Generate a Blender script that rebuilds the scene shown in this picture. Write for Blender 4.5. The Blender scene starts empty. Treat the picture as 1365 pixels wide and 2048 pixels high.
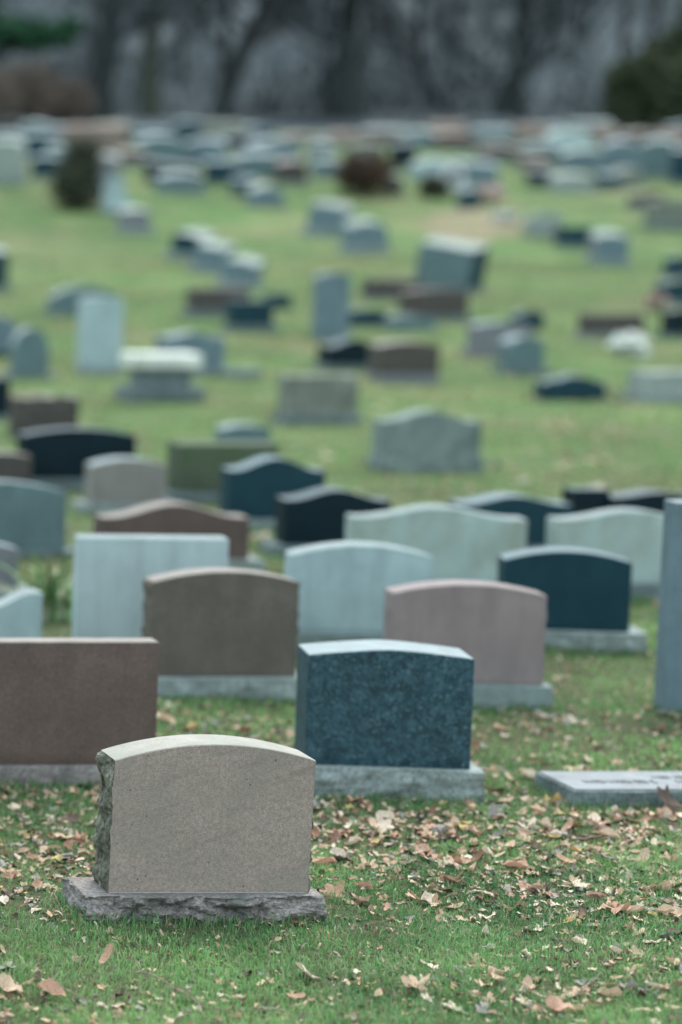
import bpy, math, random
import numpy as np
from mathutils import Vector, noise, Matrix

# ------------------------------------------------------------------ camera, sky, sun, exposure
S = bpy.context.scene
COL = S.collection
F = 5400.0                 # focal length in photograph pixels
PX, PY = -1200.0, 1024.0   # where the optical axis meets the (cropped) frame
PITCH = math.atan(594.0 / F)
CAMZ = 2.5

cam = bpy.data.cameras.new("camera")
cam_o = bpy.data.objects.new("camera", cam); COL.objects.link(cam_o)
cam_o.location = (0, 0, CAMZ)
cam_o.rotation_euler = (math.pi / 2 - PITCH, 0, 0)
cam.sensor_fit = 'HORIZONTAL'
cam.sensor_width = 24.0
cam.lens = F / 1365.0 * 24.0
cam.shift_x = (682.5 - PX) / 1365.0
cam.shift_y = 0.0
cam.clip_start = 0.1
cam.clip_end = 2000.0
cam.dof.use_dof = True
cam.dof.focus_distance = 9.62
cam.dof.aperture_fstop = 1.2
S.camera = cam_o

SUN_EL, SUN_AZ = math.radians(58), math.radians(28)   # azimuth clockwise from +Y (behind the stones)
w = bpy.data.worlds.new("World"); S.world = w; w.use_nodes = True
wn = w.node_tree.nodes; wl = w.node_tree.links
bg = wn["Background"]
sky = wn.new("ShaderNodeTexSky"); sky.sky_type = 'NISHITA'; sky.sun_disc = False
sky.sun_elevation = SUN_EL; sky.sun_rotation = SUN_AZ
sky.air_density = 1.0; sky.dust_density = 3.0; sky.ozone_density = 1.0
sgm = wn.new("ShaderNodeMixRGB"); sgm.blend_type = 'MIX'; sgm.inputs[0].default_value = 0.62   # thin overcast: the blue is mostly veiled
sgm.inputs[2].default_value = (5.6, 6.5, 6.7, 1)
wl.new(sky.outputs[0], sgm.inputs[1]); wl.new(sgm.outputs[0], bg.inputs[0])
bg.inputs[1].default_value = 0.13
sun = bpy.data.lights.new("sun", 'SUN'); sun.energy = 1.05; sun.angle = math.radians(28); sun.color = (1.0, 0.95, 0.87)
sun_o = bpy.data.objects.new("sun", sun); COL.objects.link(sun_o)
sd = Vector((math.sin(SUN_AZ) * math.cos(SUN_EL), math.cos(SUN_AZ) * math.cos(SUN_EL), math.sin(SUN_EL)))
sun_o.rotation_euler = sd.to_track_quat('Z', 'Y').to_euler()
sun_o.location = (20, 30, 60)
S.view_settings.view_transform = 'Standard'; S.view_settings.look = 'None'
S.view_settings.gamma = 1.0; S.view_settings.exposure = 1.58
S.view_settings.use_curve_mapping = False

random.seed(7)
RNG = np.random.default_rng(11)

# ------------------------------------------------------------------ terrain height and pixel -> ground
_YP = np.array([-80, 0, 30, 38, 44, 50, 58, 67, 80, 95, 110, 125, 145, 170, 220, 300, 520], float)
_ZP = np.array([0, 0, 0, 0.03, .22, .58, 1.15, 1.98, 3.5, 5.2, 6.9, 9.3, 14.0, 20.5, 34, 52, 90], float)
def _tab():
    ys = np.linspace(-80, 520, 6001); z = np.interp(ys, _YP, _ZP)
    k = np.hanning(61); k /= k.sum()
    z2 = np.convolve(np.pad(z, 30, mode='edge'), k, mode='valid')
    return ys, z2
_TY, _TZ = _tab()
def gz(x, y):
    x = np.asarray(x, float); y = np.asarray(y, float)
    z = np.interp(y, _TY, _TZ)
    a = np.clip((y - 30) / 60, 0, 1)
    z = z + .010 * np.sin(1.7 * x + .6 * y + .5) + .008 * np.sin(3.1 * y - 1.3 * x) + .005 * np.sin(7.3 * x + 2.1) * np.sin(6.1 * y)
    z = z + a * (.22 * np.sin(.11 * x + .5) + .12 * np.sin(.23 * x - .19 * y))
    b = np.clip((y - 118) / 60, 0, 1)
    return z + b * (1.5 * np.sin(.06 * x + .04 * y) + .8 * np.sin(.17 * x - .05 * y + 1))
cp, sp = math.cos(PITCH), math.sin(PITCH)
def ray(px, py):
    a = (px - PX) / F; b = (PY - py) / F
    return np.array([a, cp + b * sp, -sp + b * cp])
def hit(px, py):
    d = ray(px, py); t = 5.0; last = t
    while t < 400:
        p = d * t
        if CAMZ + p[2] < gz(p[0], p[1]): break
        last = t; t += max(.05, t * .004)
    lo, hi = last, t
    for _ in range(30):
        m = (lo + hi) / 2; p = d * m
        if CAMZ + p[2] < gz(p[0], p[1]): hi = m
        else: lo = m
    p = d * hi
    return Vector((p[0], p[1], float(gz(p[0], p[1])))), F / hi     # point, px per metre
def at_depth(px, py, t):
    d = ray(px, py) * t
    return Vector((d[0], d[1], d[2] + CAMZ))

# ------------------------------------------------------------------ helpers
def patchy(x, y, sc, seed):
    r_ = np.random.default_rng(seed); v = np.zeros(len(x))
    for k in range(10):
        a = r_.uniform(0, 6.28); f = sc * 1.6 ** (k % 5) * r_.uniform(.8, 1.2)
        v += np.sin((x * math.cos(a) + y * math.sin(a)) * f + r_.uniform(0, 6.28)) / 1.35 ** (k % 5)
    return v / 3.2
def tag(o, label=None, cat=None, group=None, kind=None):
    if label: o["label"] = label
    if cat: o["category"] = cat
    if group: o["group"] = group
    if kind: o["kind"] = kind
    return o
def mesh_obj(name, verts, faces, mats, parent=None, smooth=False, midx=None, angle=None):
    me = bpy.data.meshes.new(name)
    me.from_pydata([tuple(v) for v in verts], [], [tuple(f) for f in faces])
    for m in (mats if isinstance(mats, (list, tuple)) else [mats]): me.materials.append(m)
    if midx is not None: me.polygons.foreach_set("material_index", np.array(midx, dtype=np.int32))
    if smooth:
        me.polygons.foreach_set("use_smooth", np.ones(len(me.polygons), dtype=bool))
        if angle: me.set_sharp_from_angle(angle=math.radians(angle))
    me.update()
    o = bpy.data.objects.new(name, me); COL.objects.link(o)
    if parent: o.parent = parent
    return o
def empty(name, loc, rz=0.0, tilt=(0, 0)):
    o = bpy.data.objects.new(name, None); COL.objects.link(o)
    o.empty_display_size = .2
    o.location = loc; o.rotation_euler = (tilt[0], tilt[1], rz)
    return o

# node helpers
class NT:
    def __init__(s, name):
        s.m = bpy.data.materials.new(name); s.m.use_nodes = True
        s.t = s.m.node_tree; s.n = s.t.nodes; s.l = s.t.links
        s.b = s.n["Principled BSDF"]
        s.tc = s.n.new("ShaderNodeTexCoord")
    def val(s, sock, v):
        if isinstance(v, bpy.types.NodeSocket): s.l.new(v, sock)
        else: sock.default_value = v
    def noise(s, scale, detail=4, rough=.55, vec=None, dist=0):
        n = s.n.new("ShaderNodeTexNoise"); n.inputs["Scale"].default_value = scale
        n.inputs["Detail"].default_value = detail; n.inputs["Roughness"].default_value = rough
        n.inputs["Distortion"].default_value = dist
        s.l.new(vec if vec is not None else s.tc.outputs["Object"], n.inputs["Vector"]); return n.outputs["Fac"]
    def voro(s, scale, feature='F1', out="Distance", vec=None, rnd=1):
        n = s.n.new("ShaderNodeTexVoronoi"); n.feature = feature; n.inputs["Scale"].default_value = scale
        n.inputs["Randomness"].default_value = rnd
        s.l.new(vec if vec is not None else s.tc.outputs["Object"], n.inputs["Vector"]); return n.outputs[out]
    def map(s, scale=(1, 1, 1), rot=(0, 0, 0), coord="Object"):
        n = s.n.new("ShaderNodeMapping"); n.inputs["Scale"].default_value = scale; n.inputs["Rotation"].default_value = rot
        s.l.new(s.tc.outputs[coord], n.inputs["Vector"]); return n.outputs[0]
    def ramp(s, fac, *stops):
        n = s.n.new("ShaderNodeValToRGB"); s.l.new(fac, n.inputs[0]); e = n.color_ramp.elements
        while len(e) < len(stops): e.new(.5)
        for k, (p, c) in enumerate(stops):
            e[k].position = p; e[k].color = (*c, 1) if isinstance(c, tuple) else (c, c, c, 1)
        return n.outputs[0]
    def mix(s, fac, a, b, mode='MIX'):
        n = s.n.new("ShaderNodeMixRGB"); n.blend_type = mode
        s.val(n.inputs[0], fac)
        for i, v in ((1, a), (2, b)):
            if isinstance(v, tuple): v = (*v, 1) if len(v) == 3 else v
            s.val(n.inputs[i], v)
        return n.outputs[0]
    def rand(s):
        return s.n.new("ShaderNodeObjectInfo").outputs["Random"]
    def bump(s, h, strength=.3, dist=.01):
        n = s.n.new("ShaderNodeBump"); n.inputs["Strength"].default_value = strength; n.inputs["Distance"].default_value = dist
        s.l.new(h, n.inputs["Height"]); s.l.new(n.outputs[0], s.b.inputs["Normal"])
    def out(s, col, rough=.8, spec=.3):
        s.val(s.b.inputs["Base Color"], col if not isinstance(col, tuple) else (*col, 1))
        s.val(s.b.inputs["Roughness"], rough); s.b.inputs["Specular IOR Level"].default_value = spec
        return s.m

def scl(c, k): return tuple(min(1, x * k) for x in c)
def granite(name, c, grain=220, contrast=.35, mottle=.25, rough=.75, spec=.3, stain=None, stain_amt=.0, stsc=3.3, blotch=0, bump=.15, mscale=5):
    t = NT(name)
    fine = t.ramp(t.noise(grain, 3, .7), (.36, scl(c, 1 - contrast)), (.5, c), (.66, scl(c, 1 + contrast)))
    big = t.ramp(t.noise(mscale, 5, .6, dist=.4), (.3, 1 - mottle), (.7, 1 + mottle * .6))
    col = t.mix(1.0, fine, big, 'MULTIPLY')
    if blotch:
        bl = t.ramp(t.noise(blotch, 7, .82, dist=.6), (.46, 0.0), (.72, 1.0))
        col = t.mix(bl, col, tuple(min(1, x * 2.0 + .022) for x in c))
        bd = t.ramp(t.noise(blotch * .8, 2, .5, vec=t.map((1, 1, 1), (1, 2, 3))), (.5, 0.0), (.7, .55))
        col = t.mix(bd, col, scl(c, .4))
        fl = t.ramp(t.noise(75, 2, .5), (.60, 0.0), (.70, .8))
        col = t.mix(fl, col, (.085, .15, .175))
    col = t.mix(1.0, col, t.ramp(t.noise(3.2, 5, .65, vec=t.map((3.5, 3.5, .45))), (.33, .87), (.60, 1.05)), 'MULTIPLY')
    spots = t.ramp(t.voro(60), (.10, .55), (.16, 0.0))
    sel = t.ramp(t.noise(23, 2), (.56, 0.0), (.62, 1.0))
    sp_ = t.mix(1.0, spots, sel, 'MULTIPLY')
    col = t.mix(sp_, col, scl(c, .35))
    if stain:
        st = t.ramp(t.noise(stsc, 6, .65, vec=t.map((1, 1, .55), (.3, .2, .1))), (.5 - stain_amt * .25, 0.0), (.72, .85))
        col = t.mix(st, col, stain)
    t.bump(t.noise(grain * .6, 3, .7), bump, .004)
    return t.out(col, rough, spec)

M = {}
# backs of the stones: each its own stone colour
M['pinkgrey'] = granite('pink_grey_granite', (.262, .228, .205), 260, .42, .12, .8)
M['brown'] = granite('brown_granite', (.092, .064, .052), 130, .5, .2, .6, .4)
M['brown2'] = granite('grey_brown_granite', (.098, .087, .070), 110, .5, .2, .8)
M['blue'] = granite('blue_pearl_granite', (.013, .043, .056), 90, .6, .25, .5, .25, blotch=26)
M['pink'] = granite('rose_granite', (.200, .166, .160), 200, .25, .12, .75)
M['pale'] = granite('pale_grey_granite', (.32, .395, .395), 200, .15, .1, .8)
M['pale2'] = granite('pale_blue_granite', (.285, .375, .38), 200, .15, .14, .8)
M['palegreen'] = granite('pale_green_grey_granite', (.29, .37, .345), 200, .15, .15, .8, stain=(.20, .22, .17), stain_amt=.2)
M['navy'] = granite('dark_blue_granite', (.008, .036, .048), 200, .3, .15, .6, .15)
M['black'] = granite('black_granite', (.003, .014, .019), 200, .3, .2, .6, .12)
M['steel'] = granite('steel_grey_granite', (.105, .158, .176), 160, .25, .2, .8)
M['teal'] = granite('teal_grey_granite', (.090, .142, .145), 200, .2, .2, .8)
M['redbrown'] = granite('red_brown_granite', (.086, .060, .050), 160, .35, .2, .7)
M['mossy'] = granite('mossy_green_stone', (.070, .088, .060), 90, .3, .35, .9, stain=(.05, .09, .035), stain_amt=.5)
M['mottled'] = granite('mottled_weathered_stone', (.215, .27, .25), 90, .25, .3, .9, stain=(.045, .07, .065), stain_amt=.75, mscale=3)
M['taupe'] = granite('taupe_granite', (.19, .185, .165), 160, .25, .15, .8)
M['greyrose'] = granite('grey_rose_granite', (.145, .155, .165), 160, .25, .15, .8)
M['rockgrey'] = granite('rock_grey_stone', (.175, .195, .165), 90, .4, .35, .9, stain=(.06, .08, .055), stain_amt=.35)
M['darkbrown'] = granite('dark_brown_granite', (.055, .050, .044), 160, .35, .2, .6)
M['white'] = granite('white_marble', (.58, .61, .55), 90, .12, .18, .8, stain=(.3, .33, .27), stain_amt=.2)
M['palewhite'] = granite('pale_weathered_marble', (.275, .32, .295), 90, .2, .3, .85, stain=(.12, .145, .12), stain_amt=.5)
M['tan'] = granite('tan_sandstone', (.19, .152, .128), 90, .25, .25, .9)
# bases
M['base_grey'] = granite('grey_base_granite', (.215, .255, .245), 60, .35, .3, .9, stain=(.10, .13, .10), stain_amt=.3)
M['base_pink'] = granite('pink_grey_base_granite', (.200, .180, .168), 70, .45, .35, .9, stain=(.09, .10, .085), stain_amt=.15, stsc=12, bump=.6)
M['base_dark'] = granite('dark_base_granite', (.12, .155, .155), 60, .35, .3, .9)
M['base_green'] = granite('green_grey_base_granite', (.16, .205, .195), 90, .3, .2, .85)
M['lichen'] = granite('lichen_streaked_sawn_top', (.275, .262, .232), 120, .15, .12, .85, stain=(.18, .205, .165), stain_amt=.45)
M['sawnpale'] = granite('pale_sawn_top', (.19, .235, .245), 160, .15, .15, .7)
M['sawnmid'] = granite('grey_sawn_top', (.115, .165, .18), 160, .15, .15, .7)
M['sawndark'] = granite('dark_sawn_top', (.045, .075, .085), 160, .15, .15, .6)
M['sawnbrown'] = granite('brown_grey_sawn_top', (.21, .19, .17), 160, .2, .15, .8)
M['sawntoned'] = granite('toned_down_sawn_top', (.215, .26, .26), 120, .2, .25, .85)  # tops of pale stones, coloured darker to offset the strong light there
TOPS = {'pale': 'sawntoned', 'pale2': 'sawntoned', 'palegreen': 'sawntoned', 'blue': 'sawnpale', 'navy': 'sawnmid', 'black': 'sawndark', 'brown': 'sawnbrown', 'brown2': 'sawnbrown', 'darkbrown': 'sawnbrown', 'redbrown': 'sawnbrown', 'steel': 'sawnpale', 'teal': 'sawnmid2', 'greyrose': 'sawnpale', 'taupe': 'sawnpale'}
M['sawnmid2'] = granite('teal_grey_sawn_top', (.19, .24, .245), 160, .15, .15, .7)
M['rockface'] = granite('split_mossy_rock', (.165, .165, .125), 60, .6, .5, .95, stain=(.022, .030, .018), stain_amt=.7, stsc=16, bump=.9, mscale=18)

# the streaked back of the nearest stone: faint slanting mineral bands and a few dark specks
def mat_s1():
    t = NT('streaked_pink_grey_granite')
    c = (.288, .228, .195)
    fine = t.ramp(t.noise(330, 2, .7), (.34, scl(c, .6)), (.5, c), (.68, scl(c, 1.36)))
    mid = t.ramp(t.noise(70, 3, .65), (.33, .76), (.67, 1.16))
    col = t.mix(1, fine, mid, 'MULTIPLY')
    cloud = t.ramp(t.noise(4.5, 5, .6, dist=.5), (.35, 0.0), (.66, .75))
    col = t.mix(cloud, col, t.mix(1, fine, (.70, .80, .78), 'MULTIPLY'))
    v0 = t.map((1, 1, 1), (0, math.radians(19), 0))
    mp = t.n.new("ShaderNodeMapping"); mp.inputs["Scale"].default_value = (1.1, 1, 12); t.l.new(v0, mp.inputs["Vector"]); v = mp.outputs[0]
    stq = t.ramp(t.noise(2.6, 5, .7, vec=v), (.53, 0.0), (.72, .55))
    msk = t.ramp(t.noise(2.2, 2, vec=t.map((1, 1, 1), (.4, 1, .2))), (.36, 0.0), (.52, 1.0))
    col = t.mix(t.mix(1, stq, msk, 'MULTIPLY'), col, scl(c, .55))
    spots = t.ramp(t.voro(30), (.08, .9), (.15, 0.0))
    sel = t.ramp(t.noise(17, 2), (.56, 0.0), (.60, 1.0))
    col = t.mix(t.mix(1, spots, sel, 'MULTIPLY'), col, scl(c, .25))
    t.bump(t.noise(260, 3, .7), .2, .003)
    return t.out(col, .82, .25)
M['s1'] = mat_s1()

# ------------------------------------------------------------------ ground
def mat_ground():
    t = NT('lawn_soil_and_thatch')
    g = t.ramp(t.noise(1.1, 6, .62), (.28, (.034, .082, .030)), (.44, (.058, .118, .038)), (.58, (.092, .148, .052)), (.74, (.170, .165, .085)))
    sep = t.n.new("ShaderNodeSeparateXYZ"); t.l.new(t.tc.outputs["Object"], sep.inputs[0])
    g = t.mix(1, g, t.ramp(t.noise(.22, 4, .6, dist=.6), (.35, .72), (.62, 1.12)), 'MULTIPLY')
    fine = t.ramp(t.noise(38, 5, .75), (.3, .5), (.7, 1.35))
    g = t.mix(1, g, fine, 'MULTIPLY')
    # worn yellow and leaf-strewn patches
    p = t.ramp(t.noise(.33, 5, .6, vec=t.map((1, 1.0, 1), (0, 0, .3))), (.46, 0.0), (.66, .6))
    g = t.mix(p, g, (.165, .150, .085))
    lv = t.ramp(t.voro(5.5, 'F1'), (.12, 1.0), (.22, 0.0))
    lm = t.ramp(t.noise(.5, 4, .6, vec=t.map((1, 1, 1), (0, 0, 1))), (.47, 0.0), (.58, 1.0))
    g = t.mix(t.mix(1, lv, lm, 'MULTIPLY'), g, (.34, .25, .17))
    # near the camera the sheet is the dark thatch between the modelled blades
    mr = t.n.new("ShaderNodeMapRange"); mr.inputs[1].default_value = 18; mr.inputs[2].default_value = 34
    t.l.new(sep.outputs[1], mr.inputs[0])
    th = t.ramp(t.noise(26, 6, .7), (.35, (.028, .036, .018)), (.6, (.075, .085, .042)), (.75, (.13, .11, .07)))
    g = t.mix(mr.outputs[0], th, g)
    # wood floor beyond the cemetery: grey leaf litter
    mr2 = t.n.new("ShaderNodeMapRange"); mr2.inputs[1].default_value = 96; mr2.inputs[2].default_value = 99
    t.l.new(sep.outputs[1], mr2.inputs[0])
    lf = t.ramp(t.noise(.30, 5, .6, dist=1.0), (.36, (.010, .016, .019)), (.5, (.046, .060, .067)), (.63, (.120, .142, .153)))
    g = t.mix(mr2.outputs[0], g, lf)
    t.bump(t.noise(45, 4, .7), .6, .02)
    return t.out(g, .95, .1)
def make_ground():
    ys = np.concatenate([np.linspace(-60, 6.8, 14), np.linspace(7, 13, 110), np.linspace(13.1, 30, 110), np.linspace(30.5, 130, 160), np.linspace(132, 500, 60)])
    ts = np.concatenate([np.linspace(-1, -.055, 20)[:-1], np.linspace(-.055, .055, 120), np.linspace(.055, 1, 20)[1:]])
    X = np.zeros((len(ys), len(ts))); Y = np.zeros_like(X)
    for i, y in enumerate(ys):
        half = 8 + .5 * abs(y)
        sc = half / .11
        xx = ts * sc * 1.0
        # outer columns stretch to the horizon
        o = np.abs(ts) > .055
        xx = np.where(o, np.sign(ts) * (half * .5 + (np.abs(ts) - .055) / .945 * 600), xx)
        X[i] = .35 * y + xx; Y[i] = y
    Z = gz(X, Y)
    nx = len(ts); ny = len(ys)
    V = np.stack([X, Y, Z], -1).reshape(-1, 3)
    idx = np.arange(ny * nx).reshape(ny, nx)
    Q = np.stack([idx[:-1, :-1], idx[:-1, 1:], idx[1:, 1:], idx[1:, :-1]], -1).reshape(-1, 4)
    me = bpy.data.meshes.new("ground")
    me.vertices.add(len(V)); me.vertices.foreach_set("co", V.ravel())
    me.loops.add(Q.size); me.loops.foreach_set("vertex_index", Q.ravel().astype(np.int32))
    me.polygons.add(len(Q)); me.polygons.foreach_set("loop_start", (np.arange(len(Q)) * 4).astype(np.int32))
    me.polygons.foreach_set("use_smooth", np.ones(len(Q), dtype=bool))
    me.update(calc_edges=True); me.validate()
    me.materials.append(mat_ground())
    o = bpy.data.objects.new("ground", me); COL.objects.link(o)
    tag(o, "grassy cemetery lawn rising to a wooded slope", kind="structure")
make_ground()

# ------------------------------------------------------------------ stones
def surf_box(us, vs, ws, fn):
    """Grid over the six faces of a box; us across, vs up, ws deep (0 front, 1 back). fn(u,v,w) -> xyz."""
    V = []; idx = {}; Fc = []; side = []
    def vid(i, j, k):
        q = (i, j, k)
        if q not in idx:
            idx[q] = len(V); V.append(fn(us[i], vs[j], ws[k], i in (0, nu), j in (0, nv), k in (0, nw)))
        return idx[q]
    nu, nv, nw = len(us) - 1, len(vs) - 1, len(ws) - 1
    for i in range(nu):
        for j in range(nv):
            Fc.append((vid(i, j, 0), vid(i + 1, j, 0), vid(i + 1, j + 1, 0), vid(i, j + 1, 0))); side.append('f')
            Fc.append((vid(i, j, nw), vid(i, j + 1, nw), vid(i + 1, j + 1, nw), vid(i + 1, j, nw))); side.append('b')
    for k in range(nw):
        for j in range(nv):
            Fc.append((vid(0, j, k), vid(0, j + 1, k), vid(0, j + 1, k + 1), vid(0, j, k + 1))); side.append('l')
            Fc.append((vid(nu, j, k), vid(nu, j, k + 1), vid(nu, j + 1, k + 1), vid(nu, j + 1, k))); side.append('r')
        for i in range(nu):
            Fc.append((vid(i, nv, k), vid(i + 1, nv, k), vid(i + 1, nv, k + 1), vid(i, nv, k + 1))); side.append('t')
            Fc.append((vid(i, 0, k), vid(i, 0, k + 1), vid(i + 1, 0, k + 1), vid(i + 1, 0, k))); side.append('u')
    return V, Fc, side
def lin(n, e): # parameters 0..1 with a narrow rim at both ends
    e = min(e, .2)
    return [0.0, e] + [e + (1 - 2 * e) * i / n for i in range(1, n)] + [1 - e, 1.0]
def top_fn(style, H, Hc, W):
    d = H - Hc
    def f(x):
        t = max(-1, min(1, 2 * x / W))
        if style == 'arc': return Hc + d * (1 - t * t)
        if style == 'serp': return Hc + d * (.5 + .5 * math.cos(math.pi * min(1, abs(t) * 1.12)))
        if style == 'ogee': return Hc + d * max(0, math.cos(math.pi * min(.5, abs(t) * .72))) ** 1.6
        if style == 'peak': return Hc + d * (1 - (abs(t) ** 1.4))
        if style == 'round': return Hc + d * math.sqrt(max(0, 1 - t * t * .97))
        if style == 'notch': return H - d * (.5 + .5 * math.cos(math.pi * min(1, abs(t - .25) * 1.6)))
        if style == 'slant': return Hc + d * (.5 - .5 * t)
        return H
    return f
def rock(p, amp, seed):
    q = Vector((p.x * 9, p.y * 9, p.z * 15)) + Vector((seed, seed * 1.7, -seed)) + noise.noise_vector(Vector(p) * 12) * .7
    d, _ = noise.voronoi(q)
    a = (d[1] - d[0])
    b = noise.fractal(Vector(p) * 30 + Vector((seed, 0, 0)), .8, 2.0, 4)
    c = noise.noise(Vector((p.x * 7 + p.z * 6, p.y * 7, p.z * 16 - p.x * 3)) + Vector((0, seed, 0)))
    return amp * (.9 * min(a, .7) + .40 * b + 1.0 * c)
def slab(parent, name, W, H, Hc, T, style, mats, rough=0.0, res=1, z0=0.0, seed=0, rock_front=0.0, rock_top=0.0, y0=0.0, bevel=.005, lean=0.0, slope=0.0):
    f = top_fn(style, H, Hc, W)
    nu = [12, 30, 80][res]; nv = [4, 12, 60][res]; nw = [2, 6, 22][res]
    if rough or rock_front or rock_top:
        nu, nv, nw = max(nu, [14, 48, 110][res]), max(nv, [8, 24, 80][res]), max(nw, [4, 10, 26][res])
    us, vs, ws = lin(nu, bevel / W), lin(nv, bevel / H), lin(nw, bevel / T)
    def fn(u, v, w_, eu, ev, ew):
        x = (u - .5) * W; y = (w_) * T; top = f(x)
        z = v * (top - slope * (1 - w_))
        c = bevel * .42
        if eu and (ev or ew): x -= math.copysign(c, x)
        if ev and (eu or ew) and v > .5: z -= c
        if ew and (eu or ev): y += c if w_ < .5 else -c
        p = Vector((x, y, z + z0))
        if rough and eu:
            edge = min(v, 1 - v, 1); k = .35 if ew else 1
            if v > .985: k *= .3
            p.x += math.copysign(1, x) * k * rock(p, rough, seed) - math.copysign(1, x) * rough * .25
        if rock_front and ew:
            k = .3 if (ev and v > .5) else 1
            k2 = .6 + .4 * math.sin(math.pi * min(1, v))
            p.y += (-1 if w_ < .5 else 1) * (k * k2 * rock(p, rock_front, seed + 3) - rock_front * .9 * (1 - min(1, z / (H * .8))) ** 1.2)
        if rock_top and ev and v > .5: p.z += rock(p, rock_top, seed + 5)
        p.y += y0; p.x += lean * z
        return p
    V, Fc, sd_ = surf_box(us, vs, ws, fn)
    if isinstance(mats, (list, tuple)):
        mi = [1 if s_ in 'lr' else (2 if (s_ == 't' and len(mats) > 2) else 0) for s_ in sd_]
        if rock_front and len(mats) == 2: mi = [1 if s_ in 'lrfb' else 0 for s_ in sd_]
    else: mi = None
    return mesh_obj(name, V, Fc, mats, parent, True, mi, 32)

FOOT = []   # footprints (cx, cy, yaw, halfw, y0, y1) where nothing grows
def stone(label, x0, x1, yt, yc, yb, yg, style, mat, base=None, bm=.10, T=.18, yaw=0, res=1, rough=0.0, rbase=.012,
          tilt=0.0, back=0, name='gravestone', group='upright gravestones', cat='gravestone', mats=None, rtop=0.0, rfront=0.0, bleft=None, bright=None, bh=None, slope=0.0):
    """x0,x1 face edges; yt crown, yc shoulders, yb slab foot, yg where it meets the grass (photograph pixels)."""
    pc, s = hit((x0 + x1) / 2, yg)
    ya = math.radians(yaw)
    tx_ = ((x0 + x1) / 2 - PX) / F
    W = (x1 - x0) / s / max(.8, math.cos(ya) - tx_ * math.sin(ya)) * (.86 if yaw < -28 else 1)
    if yaw < -28 and not tilt: tilt = 9
    s0 = s; s = s * (cp + (PY - (yt + yg) / 2) / F * sp); H = (yb - yt) / s; Hc = (yb - yc) / s
    if slope == 0 and yg < 600 and mats: slope = .11; H += .06; Hc += .06
    e = empty(name, pc, ya, (0, math.radians(tilt)))
    tag(e, label, cat, group)
    ledge = .045 if base else 0
    bz = bh if bh else max(0.0, (yg - yb) / s - ledge * .2)
    mm = mats if mats else ([M[mat], M[mat], M[TOPS[mat]]] if mat in TOPS else M[mat])
    if base:
        slab(e, 'slab', W, H, Hc, T, style, mm, rough, res, bz, random.random() * 50, rfront, rtop, y0=ledge, slope=slope)
        bl = W / 2 + bm; br = W / 2 + bm
        if bleft is not None: bl = (((x0 + x1) / 2) - bleft) / s0
        if bright is not None: br = (bright - ((x0 + x1) / 2)) / s0
        bw = bl + br
        b = slab(e, 'base', bw, bz + .08, bz + .08, T + 2 * ledge, 'flat', M[base], rbase, res, -.08, random.random() * 50, rock_front=rbase)
        b.location.x = (br - bl) / 2
        FOOT.append((pc.x, pc.y, ya, max(bl, br) + .01, -.005, T + 2 * ledge + .01))
    else:
        slab(e, 'slab', W, H + .06 + bz, Hc + .06 + bz, T, style, mm, rough, res, -.06, random.random() * 50, rfront, rtop, slope=slope)
        FOOT.append((pc.x, pc.y, ya, W / 2 + .01, -.005, T + .01))
    return e

# ---- the sharp stone in front: split rock sides, sawn arched top, rock-faced base
def hero():
    pc, s = hit(408, 1848)
    e = empty('gravestone', pc, 0)
    tag(e, "nearest and sharpest gravestone, pink-grey and arched with rough split sides on a rock-faced base", 'gravestone', 'upright gravestones')
    W, H, Hc, T = .722, .540, .481, .195
    bz = .100
    slab(e, 'slab', W, H, Hc, T, 'arc', [M['s1'], M['rockface'], M['lichen']], .022, 2, bz, 4.2, y0=.045, bevel=.004, lean=.022).location.x = (422 - 408) / s
    b = slab(e, 'base', .858, bz + .06, bz + .06, T + .09, 'flat', [M['base_pink'], M['base_pink']], .026, 2, -.06, 9.1, rock_front=.046, bevel=.004)
    # mortar bead squeezed out under the slab
    V = []; Fc = []; n = 60
    for i in range(n + 1):
        x = -W / 2 + .01 + (W - .02) * i / n
        r = .0025 + .003 * max(0, noise.noise(Vector((x * 22, 3, 1))))
        for (dy, dz) in ((0, 0), (-r * 1.6, 0), (-r * .8, r * 1.2), (0, r * 1.3)): V.append((x + .021, .0449 + dy, bz + dz + .0005))
    for i in range(n):
        for q in range(3): a = i * 4 + q; Fc.append((a, a + 1, a + 5, a + 4))
    mesh_obj('mortar_joint', V, Fc, M['lichen'], e, True)
    FOOT.append((pc.x, pc.y, 0, .44, -.01, T + .10))
hero()

G = 'upright gravestones'
# ---- near rows, front to back
stone("wide dark brown flat-topped gravestone at the left edge, behind the nearest stone", -150, 316, 1284, 1284, 1530, 1576, 'flat', 'brown', 'base_pink', yaw=0, T=.12, res=1, bright=345, bleft=-190)
stone("speckled blue granite gravestone with gently peaked top, just right of the nearest stone", 610, 942, 1300, 1314, 1534, 1602, 'peak', 'blue', 'base_grey', T=.29, yaw=-9.5, rbase=.018, bright=958, bleft=590, tilt=0)
stone("grey-brown arched gravestone with chipped edges, between the pale square slab and the pale arched slab", 303, 598, 1143, 1164, 1353, 1402, 'arc', 'brown2', 'base_grey', T=.17, rough=.014, rbase=.012, yaw=0, bright=640, bleft=262)
stone("rose-pink arched gravestone on a smooth base behind the speckled blue stone", 780, 1090, 1169, 1189, 1367, 1422, 'arc', 'pink', 'base_green', T=.19, yaw=-8, rbase=.003, rough=.006, bright=1098, bleft=765)
stone("pale grey square flat-topped gravestone behind the dark brown wide slab", 152, 452, 1076, 1076, 1300, 1352, 'flat', 'pale', 'base_grey', T=.17, yaw=-6)
stone("pale blue-grey arched gravestone directly behind the speckled blue stone", 580, 862, 1090, 1112, 1266, 1318, 'arc', 'pale2', 'base_green', T=.2, yaw=-7, rbase=.004)
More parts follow.
